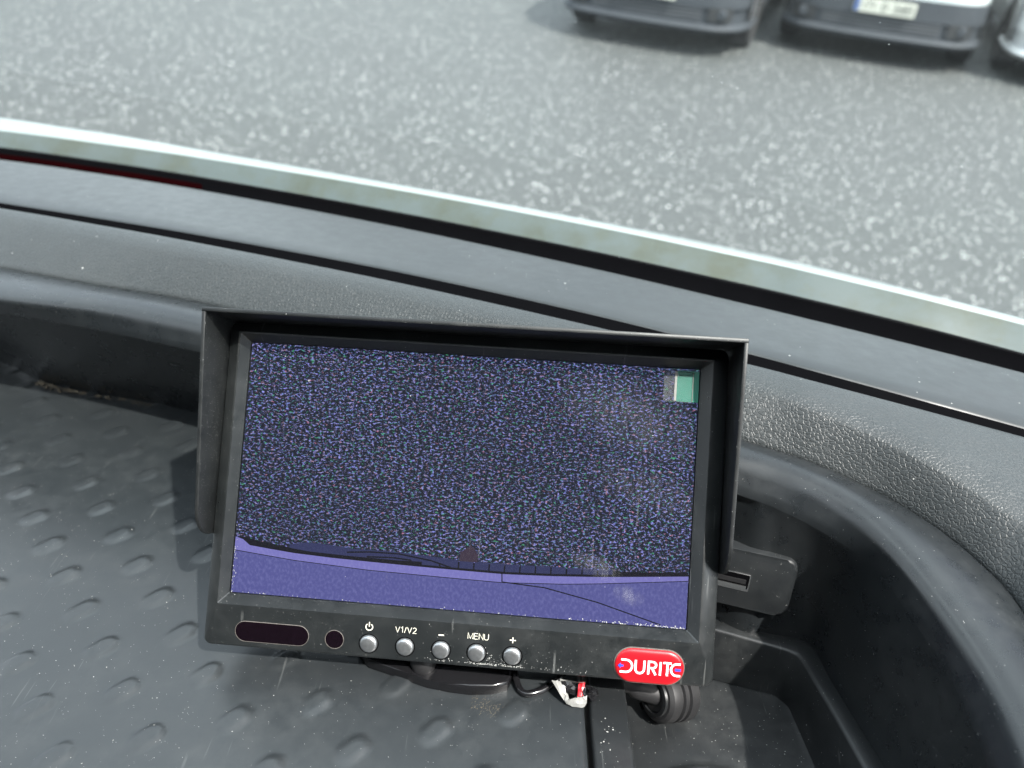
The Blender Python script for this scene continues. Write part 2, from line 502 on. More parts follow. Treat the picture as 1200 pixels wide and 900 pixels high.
def mk_seal():
    m, nt, b = new_mat('algae stained flange')
    tc = N(nt, 'ShaderNodeTexCoord').outputs['Object']
    a = noise(nt, tc, 26, 4, 0.6)
    r = ramp(nt, 0.44, 0.66)
    nt.links.new(a.outputs[0], r.inputs[0])
    c = mixc(nt, r.outputs[0], (0.048, 0.063, 0.061), (0.034, 0.042, 0.029))
    a2 = noise(nt, tc, 90, 4, 0.7)
    r2 = ramp(nt, 0.55, 0.72)
    nt.links.new(a2.outputs[0], r2.inputs[0])
    c = mixc(nt, mth(nt, 'MULTIPLY', r2.outputs[0], 0.5), c, (0.045, 0.052, 0.034))
    nt.links.new(c, b.inputs['Base Color'])
    b.inputs['Roughness'].default_value = 0.6
    return m
M_SEAL = mk_seal()

def mk_asphalt():
    m, nt, b = new_mat('asphalt')
    tc = N(nt, 'ShaderNodeTexCoord').outputs['Object']
    n1 = noise(nt, tc, 0.7, 4, 0.6)
    n2 = noise(nt, tc, 34, 4, 0.75)
    c = mixc(nt, n1.outputs[0], (0.025, 0.029, 0.029), (0.036, 0.041, 0.040))
    r = ramp(nt, 0.35, 0.72)
    nt.links.new(n2.outputs[0], r.inputs[0])
    c = mixc(nt, mth(nt, 'MULTIPLY', r.outputs[0], 0.55), c, (0.105, 0.112, 0.109))
    nt.links.new(c, b.inputs['Base Color'])
    b.inputs['Roughness'].default_value = 0.7
    bp = N(nt, 'ShaderNodeBump')
    nt.links.new(n2.outputs[0], bp.inputs['Height'])
    bp.inputs['Distance'].default_value = 0.01
    nt.links.new(bp.outputs[0], b.inputs['Normal'])
    return m
M_ASPHALT = mk_asphalt()
M_GLINTCHIP = simple('stone chips painted as glints', (0.72, 0.74, 0.72), 0.5, var=0.3, scale=3)  # chips coloured near white to stand for sun glints on gravel

def mk_static():
    """Video static: fine horizontal-ish worms of blue, violet, green and dark."""
    m, nt, b = new_mat('video static')
    tc = N(nt, 'ShaderNodeTexCoord').outputs['Object']
    wob = noise(nt, tc, 260, 1)
    off = N(nt, 'ShaderNodeVectorMath', operation='MULTIPLY_ADD')
    nt.links.new(wob.outputs['Color'], off.inputs[0])
    off.inputs[1].default_value = (0.0016, 0.0016, 0)
    nt.links.new(tc, off.inputs[2])
    p = off.outputs[0]
    lum = noise(nt, p, 1100, 2, 0.8, stretch=(0.8, 1.3, 1), rotz=-0.06)
    lr = ramp(nt, 0.515, 0.65)
    nt.links.new(lum.outputs[0], lr.inputs[0])
    ch = noise(nt, p, 900, 1, 0.6, stretch=(0.8, 1.2, 1))
    cr = nt.nodes.new('ShaderNodeValToRGB')
    els = cr.color_ramp.elements
    els[0].position = 0.34; els[0].color = (0.05, 0.26, 0.12, 1)
    els[1].position = 0.72; els[1].color = (0.36, 0.12, 0.22, 1)
    for pos, c in ((0.41, (0.09, 0.20, 0.26, 1)), (0.47, (0.13, 0.16, 0.50, 1)), (0.54, (0.25, 0.23, 0.58, 1)), (0.61, (0.20, 0.20, 0.26, 1))):
        e = els.new(pos); e.color = c
    nt.links.new(ch.outputs[0], cr.inputs[0])
    patch = noise(nt, tc, 24, 2)
    pr_ = ramp(nt, 0.3, 0.7, (0.62, 0.62, 0.62, 1), (1, 1, 1, 1))
    nt.links.new(patch.outputs[0], pr_.inputs[0])
    c = mixc(nt, mth(nt, 'MULTIPLY', lr.outputs[0], pr_.outputs[0]), (0.006, 0.008, 0.014), cr.outputs[0])
    b.inputs['Base Color'].default_value = (0.004, 0.004, 0.005, 1)
    b.inputs['Roughness'].default_value = 0.6
    b.inputs['Specular IOR Level'].default_value = 0.0
    nt.links.new(c, b.inputs['Emission Color'])
    b.inputs['Emission Strength'].default_value = 1.95*EMIT
    return m
M_STATIC = mk_static()

def mk_picture(name, col, col2, scale=1100, amt=0.5, strength=1.0):
    m, nt, b = new_mat(name)
    tc = N(nt, 'ShaderNodeTexCoord').outputs['Object']
    n = noise(nt, tc, scale, 2, 0.6, stretch=(1.0, 0.7, 1), rotz=0.7)
    r = ramp(nt, 0.45, 0.68)
    nt.links.new(n.outputs[0], r.inputs[0])
    big = noise(nt, tc, 18, 2)
    c = mixc(nt, mth(nt, 'MULTIPLY', r.outputs[0], amt), col, col2)
    c = mixc(nt, mth(nt, 'MULTIPLY', big.outputs[0], 0.25), c, tuple(v*0.7 for v in col))
    b.inputs['Base Color'].default_value = (0.004, 0.004, 0.005, 1)
    b.inputs['Roughness'].default_value = 0.6
    b.inputs['Specular IOR Level'].default_value = 0.0
    nt.links.new(c, b.inputs['Emission Color'])
    b.inputs['Emission Strength'].default_value = strength*EMIT
    return m
M_PIC_PANEL = mk_picture('picture bumper violet', (0.10, 0.105, 0.33), (0.21, 0.22, 0.52))
M_PIC_EDGE = mk_picture('picture pale violet', (0.21, 0.20, 0.56), (0.30, 0.29, 0.66), amt=0.5)
M_PIC_DARK = mk_picture('picture dark', (0.006, 0.007, 0.012), (0.012, 0.013, 0.02))
M_PIC_SLATE = mk_picture('picture slate', (0.035, 0.042, 0.12), (0.05, 0.058, 0.16))
M_PIC_BROWN = mk_picture('picture brown', (0.05, 0.035, 0.06), (0.08, 0.06, 0.08))

def mk_glass(name, tint, haze, hazecol, speck_scale, speck, scratch=0.0, rough=0.0, smear_reflection=()):
    """Thin pane: clear, with fresnel reflection, a film of dirt, specks and hairline scratches."""
    m = bpy.data.materials.new(name)
    m.use_nodes = True
    nt = m.node_tree
    nt.nodes.remove(nt.nodes['Principled BSDF'])
    out = nt.nodes['Material Output']
    tc = N(nt, 'ShaderNodeTexCoord').outputs['Object']
    tr = N(nt, 'ShaderNodeBsdfTransparent')
    tr.inputs[0].default_value = (*tint, 1)
    gl = N(nt, 'ShaderNodeBsdfGlossy')
    gl.inputs['Roughness'].default_value = rough
    fr = N(nt, 'ShaderNodeFresnel')
    fr.inputs['IOR'].default_value = 1.5
    m1 = N(nt, 'ShaderNodeMixShader')
    nt.links.new(fr.outputs[0], m1.inputs[0])
    nt.links.new(tr.outputs[0], m1.inputs[1])
    nt.links.new(gl.outputs[0], m1.inputs[2])
    df = N(nt, 'ShaderNodeBsdfDiffuse')
    df.inputs[0].default_value = (*hazecol, 1)
    tl = N(nt, 'ShaderNodeBsdfTranslucent')
    tl.inputs[0].default_value = (*hazecol, 1)
    dirt = N(nt, 'ShaderNodeMixShader')
    nt.links.new(df.outputs[0], dirt.inputs[1])
    nt.links.new(tl.outputs[0], dirt.inputs[2])
    n = noise(nt, tc, 9, 5, 0.65)
    r = ramp(nt, 0.35, 0.75)
    nt.links.new(n.outputs[0], r.inputs[0])
    f = mth(nt, 'MULTIPLY_ADD', r.outputs[0], haze, haze*0.5)
    if speck:
        f = mth(nt, 'MAXIMUM', f, mth(nt, 'MULTIPLY', specks(nt, tc, speck_scale, speck, 0.10), 0.8))
    if scratch:
        for rot, sc in ((0.75, 30), (-0.5, 42)):
            s = noise(nt, tc, sc, 1, 0.5, stretch=(22, 0.7, 1), rotz=rot)
            rs = ramp(nt, 0.70, 0.73)
            nt.links.new(s.outputs[0], rs.inputs[0])
            gate = ramp(nt, 0.56, 0.66)
            nt.links.new(noise(nt, tc, 28, 2).outputs[0], gate.inputs[0])
            f = mth(nt, 'MAXIMUM', f, mth(nt, 'MULTIPLY', mth(nt, 'MULTIPLY', rs.outputs[0], gate.outputs[0]), scratch))
    for (sx, sy, rx, ry, amt) in smear_reflection:      # painted reflection and scratch smudges: (x, y, half width, half height, strength)
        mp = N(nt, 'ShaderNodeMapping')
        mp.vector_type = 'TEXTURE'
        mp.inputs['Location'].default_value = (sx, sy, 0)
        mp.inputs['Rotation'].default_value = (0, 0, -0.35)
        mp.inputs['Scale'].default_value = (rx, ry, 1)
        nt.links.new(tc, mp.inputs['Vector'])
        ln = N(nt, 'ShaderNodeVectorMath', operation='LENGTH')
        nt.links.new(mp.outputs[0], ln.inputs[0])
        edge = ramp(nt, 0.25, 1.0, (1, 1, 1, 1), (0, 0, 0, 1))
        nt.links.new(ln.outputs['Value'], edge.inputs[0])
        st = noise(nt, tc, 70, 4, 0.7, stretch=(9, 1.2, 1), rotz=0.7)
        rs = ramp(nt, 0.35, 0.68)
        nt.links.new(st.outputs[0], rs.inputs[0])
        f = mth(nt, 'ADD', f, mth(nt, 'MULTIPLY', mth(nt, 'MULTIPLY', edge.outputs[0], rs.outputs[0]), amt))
    m2 = N(nt, 'ShaderNodeMixShader')
    nt.links.new(f, m2.inputs[0])
    nt.links.new(m1.outputs[0], m2.inputs[1])
    nt.links.new(dirt.outputs[0], m2.inputs[2])
    nt.links.new(m2.outputs[0], out.inputs['Surface'])
    return m
M_SCREENGLASS = mk_glass('screen protector', (0.97, 0.97, 0.97), 0.005, (0.5, 0.5, 0.5), 900, 0.02, scratch=0.12, rough=0.08, smear_reflection=((0.055, 0.026, 0.030, 0.014, 0.085), (0.062, 0.002, 0.024, 0.009, 0.060), (0.047, -0.025, 0.010, 0.0040, 0.16), (0.058, -0.0335, 0.0060, 0.0034, 0.24)))  # upper two smears are a painted reflection, lower two scratch smudges
M_FILM = mk_glass('clear film', (0.88, 0.91, 0.91), 0.07, (0.7, 0.7, 0.7), 500, 0.05, scratch=0.8, rough=0.1)
M_SCREENPANE = mk_glass('windscreen glass', (0.93, 0.96, 0.95), 0.022, (0.72, 0.78, 0.77), 520, 0.012)

def V(p):
    return VEHICLE @ Vector(p)

# ================================================================== THE SETTING: car park
gm = bmesh.new()
bmesh.ops.create_grid(gm, x_segments=40, y_segments=40, size=120)
ground = from_bm('car_park_ground', gm, M_ASPHALT)
ground['kind'] = 'structure'

def chips():
    n = 42000
    y = 0.6 + 16*rng.random(n)**1.25
    x = (rng.random(n)-0.5)*2*(1.6+0.62*y) + 0.12*y
    s = 0.0034 + 0.0042*rng.random(n)**2.5
    ang = rng.random(n)*2*math.pi
    base = np.array([[1,0,0],[0,1,0],[-1,0,0],[0,-1,0],[0,0,0.9]], float)
    ca, sa = np.cos(ang), np.sin(ang)
    vx = base[None,:,:]*(0.7+0.6*rng.random((n,5,1)))
    X_ = vx[...,0]*ca[:,None]-vx[...,1]*sa[:,None]
    Y_ = vx[...,0]*sa[:,None]+vx[...,1]*ca[:,None]
    vz = vx[...,2]*0.6
    vz[:, :4] = 0.001/s[:,None]
    P = np.stack([X_*s[:,None]+x[:,None], Y_*s[:,None]+y[:,None], vz*s[:,None]], -1).reshape(-1,3)
    F = (np.array([[0,1,4],[1,2,4],[2,3,4],[3,0,4]])[None]+5*np.arange(n)[:,None,None]).reshape(-1,3)
    me = bpy.data.meshes.new('glint_chips')
    me.vertices.add(len(P)); me.vertices.foreach_set('co', P.ravel())
    me.loops.add(F.size); me.loops.foreach_set('vertex_index', F.ravel().astype(np.int32))
    me.polygons.add(len(F)); me.polygons.foreach_set('loop_start', np.arange(0, F.size, 3, dtype=np.int32))
    me.update(calc_edges=True)
    o = link_mesh('glint_chips', me, M_GLINTCHIP)
    o['kind'] = 'stuff'
    return o
chips()

# ================================================================== parked cars
def car(label, loc, yaw, paint, hw=0.88, length=4.3, bumper_top=0.62, plate_h=0.50, van=False, lettering='', slats=5, bumper_mat=None):
    """Front of the car at local y = 0 looking along -y, body running to +y."""
    M = Matrix.Translation(loc) @ Matrix.Rotation(yaw, 4, 'Z')
    r = root('parked_car', label, 'car', M, 'cars parked in a row across the car park')
    def plan(inset=0.0, n=33, round_=0.34, bow=0.10):
        """Front outline from left flank to right flank."""
        pts = []
        for k in range(n):
            u = -1+2*k/(n-1)
            x = u*hw
            a = max(0, (abs(u)-0.62)/0.38)
            y = bow*u*u + round_*(1-math.sqrt(max(0, 1-a**2.2)))
            pts.append((x*(1-inset/hw), y+inset))
        pts = [(pts[0][0], pts[0][1]+0.42)]+pts+[(pts[-1][0], pts[-1][1]+0.42)]
        return pts
    def band(name, rows, mat, parent=r, n=33):
        rr = [[(x, y, z) for x, y in plan(i, n)] for z, i in rows]
        o = loft(name, [np.array(q) for q in rr], mat, parent)
        o.data.set_sharp_from_angle(angle=math.radians(40))
        return o
    bt = bumper_top
    bmp = band('bumper', [(0.24, 0.12), (0.20, 0.05), (0.215, 0.01), (0.245, -0.012), (0.275, 0.005), (0.285, 0.03), (0.40, 0.035), (0.41, 0.012), (bt, 0.02), (bt+0.02, 0.05)], bumper_mat or M_BUMPER)
    # lower air intake with slats
    gr = []
    def sect(u0, u1, z0, z1, inset, mat, name, parent):
        n = 17
        rows = []
        for z in (z0, z1):
            row = []
            for k in range(n):
                u = u0+(u1-u0)*k/(n-1)
                a = max(0, (abs(u)-0.62)/0.38)
                y = 0.10*u*u+0.34*(1-math.sqrt(max(0, 1-a**2.2)))+inset
                row.append((u*hw*(1-inset/hw), y, z))
            rows.append(np.array(row))
        return loft(name, rows, mat, parent)
    g = sect(-0.58, 0.58, 0.292, 0.395, 0.031, M_GRILLE, 'grille', r)
    for k in range(slats-1):
        z = 0.305+0.085*k/(slats-2)
        bmv = []
        for dz, ins in ((0.0, 0.029), (0.002, 0.016), (0.009, 0.016), (0.011, 0.029)):
            row = []
            for q in range(17):
                u = -0.57+1.14*q/16
                a = max(0, (abs(u)-0.62)/0.38)
                row.append((u*hw, 0.10*u*u+0.34*(1-math.sqrt(max(0, 1-a**2.2)))+ins, z+dz))
            bmv.append(np.array(row))
        loft('slat', bmv, M_SLAT, g)
    # fog lamp pods
    for s in (-1, 1):
        pod = sect(s*0.64, s*0.86, 0.31, 0.42, 0.004, M_GRILLE, 'fog_recess', r)
        u = s*0.76
        a = (abs(u)-0.62)/0.38
        y = 0.10*u*u+0.34*(1-math.sqrt(1-a**2.2))
        lathe('fog_lamp', [(0.001, -0.03), (0.035, -0.028), (0.045, -0.01), (0.047, 0.02)], M_BUMPER, pod, n=20,
              M=Matrix.Translation((u*hw, y+0.012, 0.365)) @ Matrix.Rotation(math.radians(-90), 4, 'X'))
    # painted nose, bonnet, flanks
    top = 1.02 if not van else 1.12
    nose = band('nose', [(bt+0.006, 0.03), (bt+0.10, 0.012), (top-0.14, 0.05), (top-0.05, 0.11), (top, 0.24)], paint)
    ws0 = 1.05 if not van else 0.95
    rows = []
    for y, z, k in ((0.30, top-0.002, 0.86), (0.62, top+0.05, 0.90), (ws0, top+0.09, 0.92)):
        rows.append(np.array([(hw*k*u, y-0.05*(1-u*u), z-0.05*u*u) for u in np.linspace(-1, 1, 15)]))
    loft('bonnet', rows, paint, r)
    H_ = 1.46 if not van else 1.85
    bm = bmesh.new()
    sides = []
    for s in (-1, 1):
        prof = [(0.40, 0.30), (0.42, top-0.10), (ws0, top+0.06), (length-0.15, top+0.04), (length, top-0.2), (length, 0.30)]
        # wheel arches cut out of the flank outline
        low = []
        for cy in (length-0.82, 0.86):
            low += [(cy+0.36*math.cos(t), 0.31+0.36*math.sin(t)) for t in np.linspace(0, math.pi, 9)]
        outline = prof + low
        f = [bm.verts.new((s*hw, y, z)) for y, z in outline]
        fc = bm.faces.new(f if s > 0 else f[::-1])
        sides.append(fc)
    bmesh.ops.triangulate(bm, faces=sides)
    from_bm('flank', bm, paint, r)
    gh = [np.array([(-hw*k, y, z), (-hw*k*0.8, y-0.03, z), (0, y-0.06, z), (hw*k*0.8, y-0.03, z), (hw*k, y, z)])
          for y, z, k in ((ws0, top+0.08, 0.93), (ws0+0.72, H_-0.04, 0.78))]
    loft('windscreen', gh, M_CARGLASS, r)
    rf = [np.array([(hw*0.78*u, y, z-0.03*u*u) for u in np.linspace(-1, 1, 9)]) for y, z in ((ws0+0.70, H_-0.03), (ws0+1.2, H_), (length-0.7, H_-0.01), (length-0.2, H_-0.12), (length, top))]
    loft('roof', rf, paint, r)
    for s in (-1, 1):
        q = [(s*hw*0.99, ws0+0.05, top+0.05), (s*hw*0.99, length-0.2, top+0.05), (s*hw*0.79, length-0.5, H_-0.06), (s*hw*0.79, ws0+0.74, H_-0.06)]
        from_data('side_window', q, [(0, 1, 2, 3)], M_CARGLASS, r)
        hl = sect(s*0.60, s*0.93, bt+0.10, bt+0.24, 0.006, M_LAMP, 'headlight', r)
    # number plate
    pl = slab('number_plate', rrect(-0.26, 0.26, -0.056, 0.056, 0.008, 3), 0, 0.012, M_PLATE, r, 0.003, 1,
              Matrix.Translation((0, -0.002, plate_h)) @ Matrix.Rotation(math.radians(90), 4, 'X'))
    slab('blue_band', rrect(-0.255, -0.215, -0.050, 0.050, 0.004, 2), 0.0125, 0.014, M_PLATEBLUE, pl, 0, 1,
         Matrix.Translation((0, -0.002, plate_h)) @ Matrix.Rotation(math.radians(90), 4, 'X'))
    if lettering:
        for k, ch in enumerate(lettering):
            if ch != ' ':
                text_mesh('letter', ch, 0.095, Matrix.Translation((0.022+(k-(len(lettering)-1)/2)*0.044, -0.0165, plate_h)) @ Matrix.Rotation(math.radians(90), 4, 'X'), M_INK, pl, 0.0004, 0.95)
    # upper grille with emblem bar
    ug = sect(-0.5, 0.5, bt+0.11, bt+0.20, 0.008, M_GRILLE, 'upper_grille', r)
    # wheels
    for cy in (0.86, length-0.82):
        for s in (-1, 1):
            MW = Matrix.Translation((s*(hw-0.09), cy, 0.315)) @ Matrix.Rotation(math.radians(90*s), 4, 'Y')
            wl = lathe('wheel', [(0.20, -0.09), (0.205, 0.05), (0.215, 0.07), (0.22, 0.08)], M_GRILLE, r, 28, MW)
            lathe('tyre', [(0.215, -0.10), (0.29, -0.105), (0.312, -0.085), (0.316, 0.0), (0.312, 0.075), (0.29, 0.095), (0.215, 0.085)], M_TYRE, wl, 36, MW)
            lathe('hub', [(0.001, 0.086), (0.045, 0.085), (0.055, 0.06)], M_ALLOY, wl, 16, MW)
            bmw = bmesh.new()
            for k in range(5):
                vs = box(bmw, -0.022, 0.022, 0.03, 0.212, 0.055, 0.08)
                bmesh.ops.rotate(bmw, verts=vs, cent=(0, 0, 0), matrix=Matrix.Rotation(2*math.pi*k/5, 3, 'Z'))
            bmw.transform(MW)
            from_bm('rim', bmw, M_ALLOY, wl)
    # underside tray keeps daylight from shining through
    und = bmesh.new()
    box(und, -hw+0.2, hw-0.2, 0.2, length-0.1, 0.2, 0.26)
    from_bm('underbody', und, M_GRILLE, r)
    # door mirrors
    for s in (-1, 1):
        mm = bmesh.new()
        box(mm, s*(hw+0.03), s*(hw+0.22), ws0+0.22, ws0+0.34, top+0.06, top+0.22)
        bmesh.ops.recalc_face_normals(mm, faces=mm.faces)
        bevel_all(mm, 0.03, 2)
        from_bm('mirror', mm, paint, r, True)
    return r

YAW = math.radians(-20)
car('grey car with a dark bumper, parked to the left of the white van', (0.88, 7.52, 0), YAW, M_GREYPAINT, lettering='')
car('white van with dark slatted bumper and yellowish plate, parked between the other two', (3.03, 7.70, 0), YAW, M_WHITEPAINT, hw=0.90, length=4.5, bumper_top=0.575, plate_h=0.49, van=True, lettering='171 D 2683')
car('silver car at the right edge, beside the white van', (4.92, 7.05, 0), YAW, M_SILVERPAINT, lettering='', bumper_mat=M_SILVERPAINT)

# ================================================================== the van: bonnet, windscreen, dashboard
MM = 0.001
def row(k, sub=10):
    return spline(np.array(ROWS[k])*MM, sub)

SUB = 10
lip_low, lip_high, crease = row('lip_low'), row('lip_high'), row('crease')
turn, pedge, nedge, front = row('pad_turn'), row('pad_edge'), row('panel_edge'), row('panel_front')
floor_e = row('floor_edge')
def mixr(a, b, t, dz=0.0):
    q = a*(1-t)+b*t
    q = q.copy()
    q[:, 2] += dz*MM
    return q

dash = root('dashboard', 'dark grey van dashboard with grained padded top and open storage tray', 'dashboard', VEHICLE)

# unseen dark cab trim: bulkhead and closed side added to block light
for nm, q in (('cab_bulkhead_blocker', [(-1.25, -0.60, -0.95), (0.75, -0.60, -0.95), (0.75, -0.66, 1.02), (-1.25, -0.66, 1.02)]),
              ('cab_side_blocker', [(-1.25, 0.30, -0.95), (-1.25, -0.60, -0.95), (-1.25, -0.66, 1.02), (-1.25, -0.1, 1.02)]),
              ('cab_floor', [(-1.25, 0.40, -0.95), (0.75, 0.40, -0.95), (0.75, -0.60, -0.95), (-1.25, -0.60, -0.95)])):
    bmx = bmesh.new()
    fx = bmx.faces.new([bmx.verts.new(p) for p in q])
    ex = bmesh.ops.extrude_face_region(bmx, geom=[fx])
    bmesh.ops.translate(bmx, verts=[v for v in ex['geom'] if isinstance(v, bmesh.types.BMVert)], vec={'cab_bulkhead_blocker': (0, -0.03, 0), 'cab_side_blocker': (-0.03, 0, 0), 'cab_floor': (0, 0, -0.03)}[nm])
    bmesh.ops.recalc_face_normals(bmx, faces=bmx.faces)
    ob_ = from_bm(nm, bmx, M_TRIM)
    ob_.matrix_world = VEHICLE
    ob_['kind'] = 'structure'

# grained pad from the crease up to the joint
rows_pad = [mixr(crease, turn, 0.0, -3.0), mixr(crease, turn, 0.005, -0.6), mixr(crease, turn, 0.03, 0.25)]
for t in (0.10, 0.2, 0.3, 0.4, 0.5, 0.6, 0.7, 0.8, 0.9):
    rows_pad.append(mixr(crease, turn, t, 1.2*math.sin(math.pi*min(1, t))**0.8 + 0.5*t*t))
rows_pad.append(mixr(turn, pedge, 0.0, 0.5))
rows_pad.append(mixr(turn, pedge, 0.35, 0.9))
rows_pad.append(mixr(turn, pedge, 0.75, 0.3))
rows_pad.append(mixr(turn, pedge, 0.95, -0.2))
rows_pad.append(mixr(turn, pedge, 1.0, -0.9))
rows_pad.append(mixr(turn, pedge, 1.02, -8))
loft('padded_top', rows_pad, M_PAD, dash)

# smooth front panel under the windscreen
rows_fp = [mixr(nedge, front, -0.01, -9), mixr(nedge, front, 0.0, -1.0), mixr(nedge, front, 0.025, -0.1), mixr(nedge, front, 0.15, 0.6), mixr(nedge, front, 0.5, 1.4), mixr(nedge, front, 0.85, 0.8),
           mixr(nedge, front, 0.97, 0.2), mixr(nedge, front, 1.0, -0.6), mixr(nedge, front, 1.02, -8), mixr(nedge, front, 1.02, -40)]
loft('front_panel', rows_fp, M_PANEL, dash)

# groove floor between pad and front panel
loft('joint_gap', [mixr(pedge, nedge, 0.06, -3), mixr(pedge, nedge, 0.25, -3), mixr(pedge, nedge, 0.9, -0.9), mixr(pedge, nedge, 1.0, -0.8)], M_VOID, dash)

# rim and recess wall
rows_rim = []
wall_n = (0.0, 0.02, 0.06, 0.5, 0.93, 0.985)
for t in wall_n:
    q = mixr(floor_e, lip_low, t)
    if t > 0.4:                                   # the lip overhangs a hollow wall along the back
        out_d = crease-lip_low
        out_d[:, 2] = 0
        out_d /= np.linalg.norm(out_d, axis=1)[:, None]
        q = q+out_d*(np.interp(np.arange(len(q))/SUB, [0, 4.6, 6.2], [0.014, 0.012, 0.0])*(1.0 if t > 0.9 else 0.45))[:, None]
    rows_rim.append(q)
rows_rim[0][:, 2] -= 0.002
rows_rim += [mixr(floor_e, lip_low, 0.99), mixr(floor_e, lip_low, 1.0), mixr(lip_low, lip_high, 0.35, -0.4), mixr(lip_low, lip_high, 0.7, -0.3), mixr(lip_low, lip_high, 1.0, -0.6),
             mixr(lip_high, crease, 0.12, 1.0), mixr(lip_high, crease, 0.3, 1.9), mixr(lip_high, crease, 0.5, 2.0), mixr(lip_high, crease, 0.75, 1.4), mixr(lip_high, crease, 0.95, 0.4),
             mixr(lip_high, crease, 0.99, -0.4), mixr(lip_high, crease, 1.0, -3)]
loft('storage_rim', rows_rim, M_RIM, dash)

# tray floor with moulded oval grip pips
def tray_floor():
    xs = np.concatenate([np.linspace(-0.62, -0.39, 12)[:-1], np.arange(-0.39, 0.0275, 0.0012), [0.0282, 0.0286]])
    ys = np.concatenate([np.linspace(-0.08, 0.112, 12)[:-1], np.arange(0.112, 0.40, 0.0012), np.linspace(0.40, 0.50, 6)])
    X_, Y_ = np.meshgrid(xs, ys)
    Z = np.zeros_like(X_)
    e1 = np.array([-0.01555, 0.01725]); e2 = np.array([0.0100, 0.0250]); p0 = np.array([-0.1134, 0.1549])
    d = np.array([0.70, 0.715]); nrm = np.array([-d[1], d[0]])
    for i in range(-40, 41):
        for j in range(-30, 31):
            c = p0+e1*i+e2*j
            if not (-0.40 < c[0] < 0.018 and 0.09 < c[1] < 0.40):
                continue
            m = (abs(X_-c[0]) < 0.011) & (abs(Y_-c[1]) < 0.011)
            if not m.any():
                continue
            dx, dy = X_[m]-c[0], Y_[m]-c[1]
            a = dx*d[0]+dy*d[1]; b = dx*nrm[0]+dy*nrm[1]
            h = 0.0021+random.uniform(-0.0003, 0.0003)
            dist = np.sqrt(np.maximum(0, np.abs(a)-h)**2+b*b)
            t = np.clip((0.0039-dist)/0.0011, 0, 1)
            depth = 0.00075*(1+0.7*a/0.006)
            Z[m] = np.maximum(Z[m], depth*(t*t*(3-2*t)))
    Z += 0.0006*np.sin(X_*17)*np.sin(Y_*13)
    # turned-down edge at the divider side
    Z[:, -1] = -0.03
    Z[:, -2] -= 0.0005
    n, mrow = X_.shape
    P = np.stack([X_, Y_, Z], -1).reshape(-1, 3)
    idx = np.arange(n*mrow).reshape(n, mrow)
    F = np.stack([idx[:-1, :-1], idx[:-1, 1:], idx[1:, 1:], idx[1:, :-1]], -1).reshape(-1, 4)
    me = bpy.data.meshes.new('tray_floor')
    me.vertices.add(len(P)); me.vertices.foreach_set('co', P.ravel())
    me.loops.add(F.size); me.loops.foreach_set('vertex_index', F.ravel().astype(np.int32))
    me.polygons.add(len(F)); me.polygons.foreach_set('loop_start', np.arange(0, F.size, 4, dtype=np.int32))
    me.update(calc_edges=True)
    o = link_mesh('tray_floor', me, M_TRAY, dash, True)
    return o
tray_floor()

# divider between tray and well
bm = bmesh.new()
vs = box(bm, 0.0302, 0.0432, -0.05, 0.225, -0.03, 0.0004)
bmesh.ops.recalc_face_normals(bm, faces=bm.faces)
bevel_all(bm, 0.0012, 3)
dv = from_bm('divider', bm, M_WELL, dash)
sharpen(dv, 50)

# ledge and sunken well at the right
def facet(pts, sub):
    P = np.asarray(pts, float)
    t = np.linspace(0, len(P)-1, (len(P)-1)*sub+1)
    q = np.array([np.interp(t, range(len(P)), P[:, k]) for k in range(3)]).T
    m = q.copy()
    m[1:-1] = 0.25*q[:-2]+0.5*q[1:-1]+0.25*q[2:]
    return m
li = facet(np.array(LEDGE_INNER)*MM, 8)
we = facet(np.array(WELL_EDGE)*MM, 8)
n = len(li)
src = np.vstack([[0.0300, 0.2440, 0.0], floor_e[6*SUB:]])
cum = np.concatenate([[0], np.cumsum(np.linalg.norm(np.diff(src, axis=0), axis=1))])
# put outer ledge points opposite the inner ones
key_in = [0, 8, 16, 24, 32, 40, 48]
outer_key = np.vstack([[0.0300, 0.2290, 0.0]] + [floor_e[k*SUB] for k in (6, 8, 9, 10, 11, 12)])
lo = facet(outer_key, 8)
led = [mixr(lo, li, -0.25, 0.0), mixr(lo, li, 0.0, 0.0), mixr(lo, li, 0.10, 0.5), mixr(lo, li, 0.8, 0.5), mixr(lo, li, 0.95, 0.2), mixr(lo, li, 1.0, -0.5),
       mixr(li, we, 0.5), mixr(li, we, 0.94), mixr(li, we, 1.0, 0.4)]
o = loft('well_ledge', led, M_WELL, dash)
o.data.set_sharp_from_angle(angle=math.radians(60))
# well floor with a round cup ring
def well_floor():
    xs = np.arange(0.042, 0.126, 0.0012)
    ys = np.arange(0.02, 0.23, 0.0012)
    X_, Y_ = np.meshgrid(xs, ys)
    Z = np.full_like(X_, -0.0222)
    rr = np.hypot(X_-0.071, Y_-0.135)
    Z += 0.0014*np.exp(-((rr-0.030)/0.0014)**2)
    n, mrow = X_.shape
    P = np.stack([X_, Y_, Z], -1).reshape(-1, 3)
    idx = np.arange(n*mrow).reshape(n, mrow)
    F = np.stack([idx[:-1, :-1], idx[:-1, 1:], idx[1:, 1:], idx[1:, :-1]], -1).reshape(-1, 4)
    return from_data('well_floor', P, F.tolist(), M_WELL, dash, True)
well_floor()

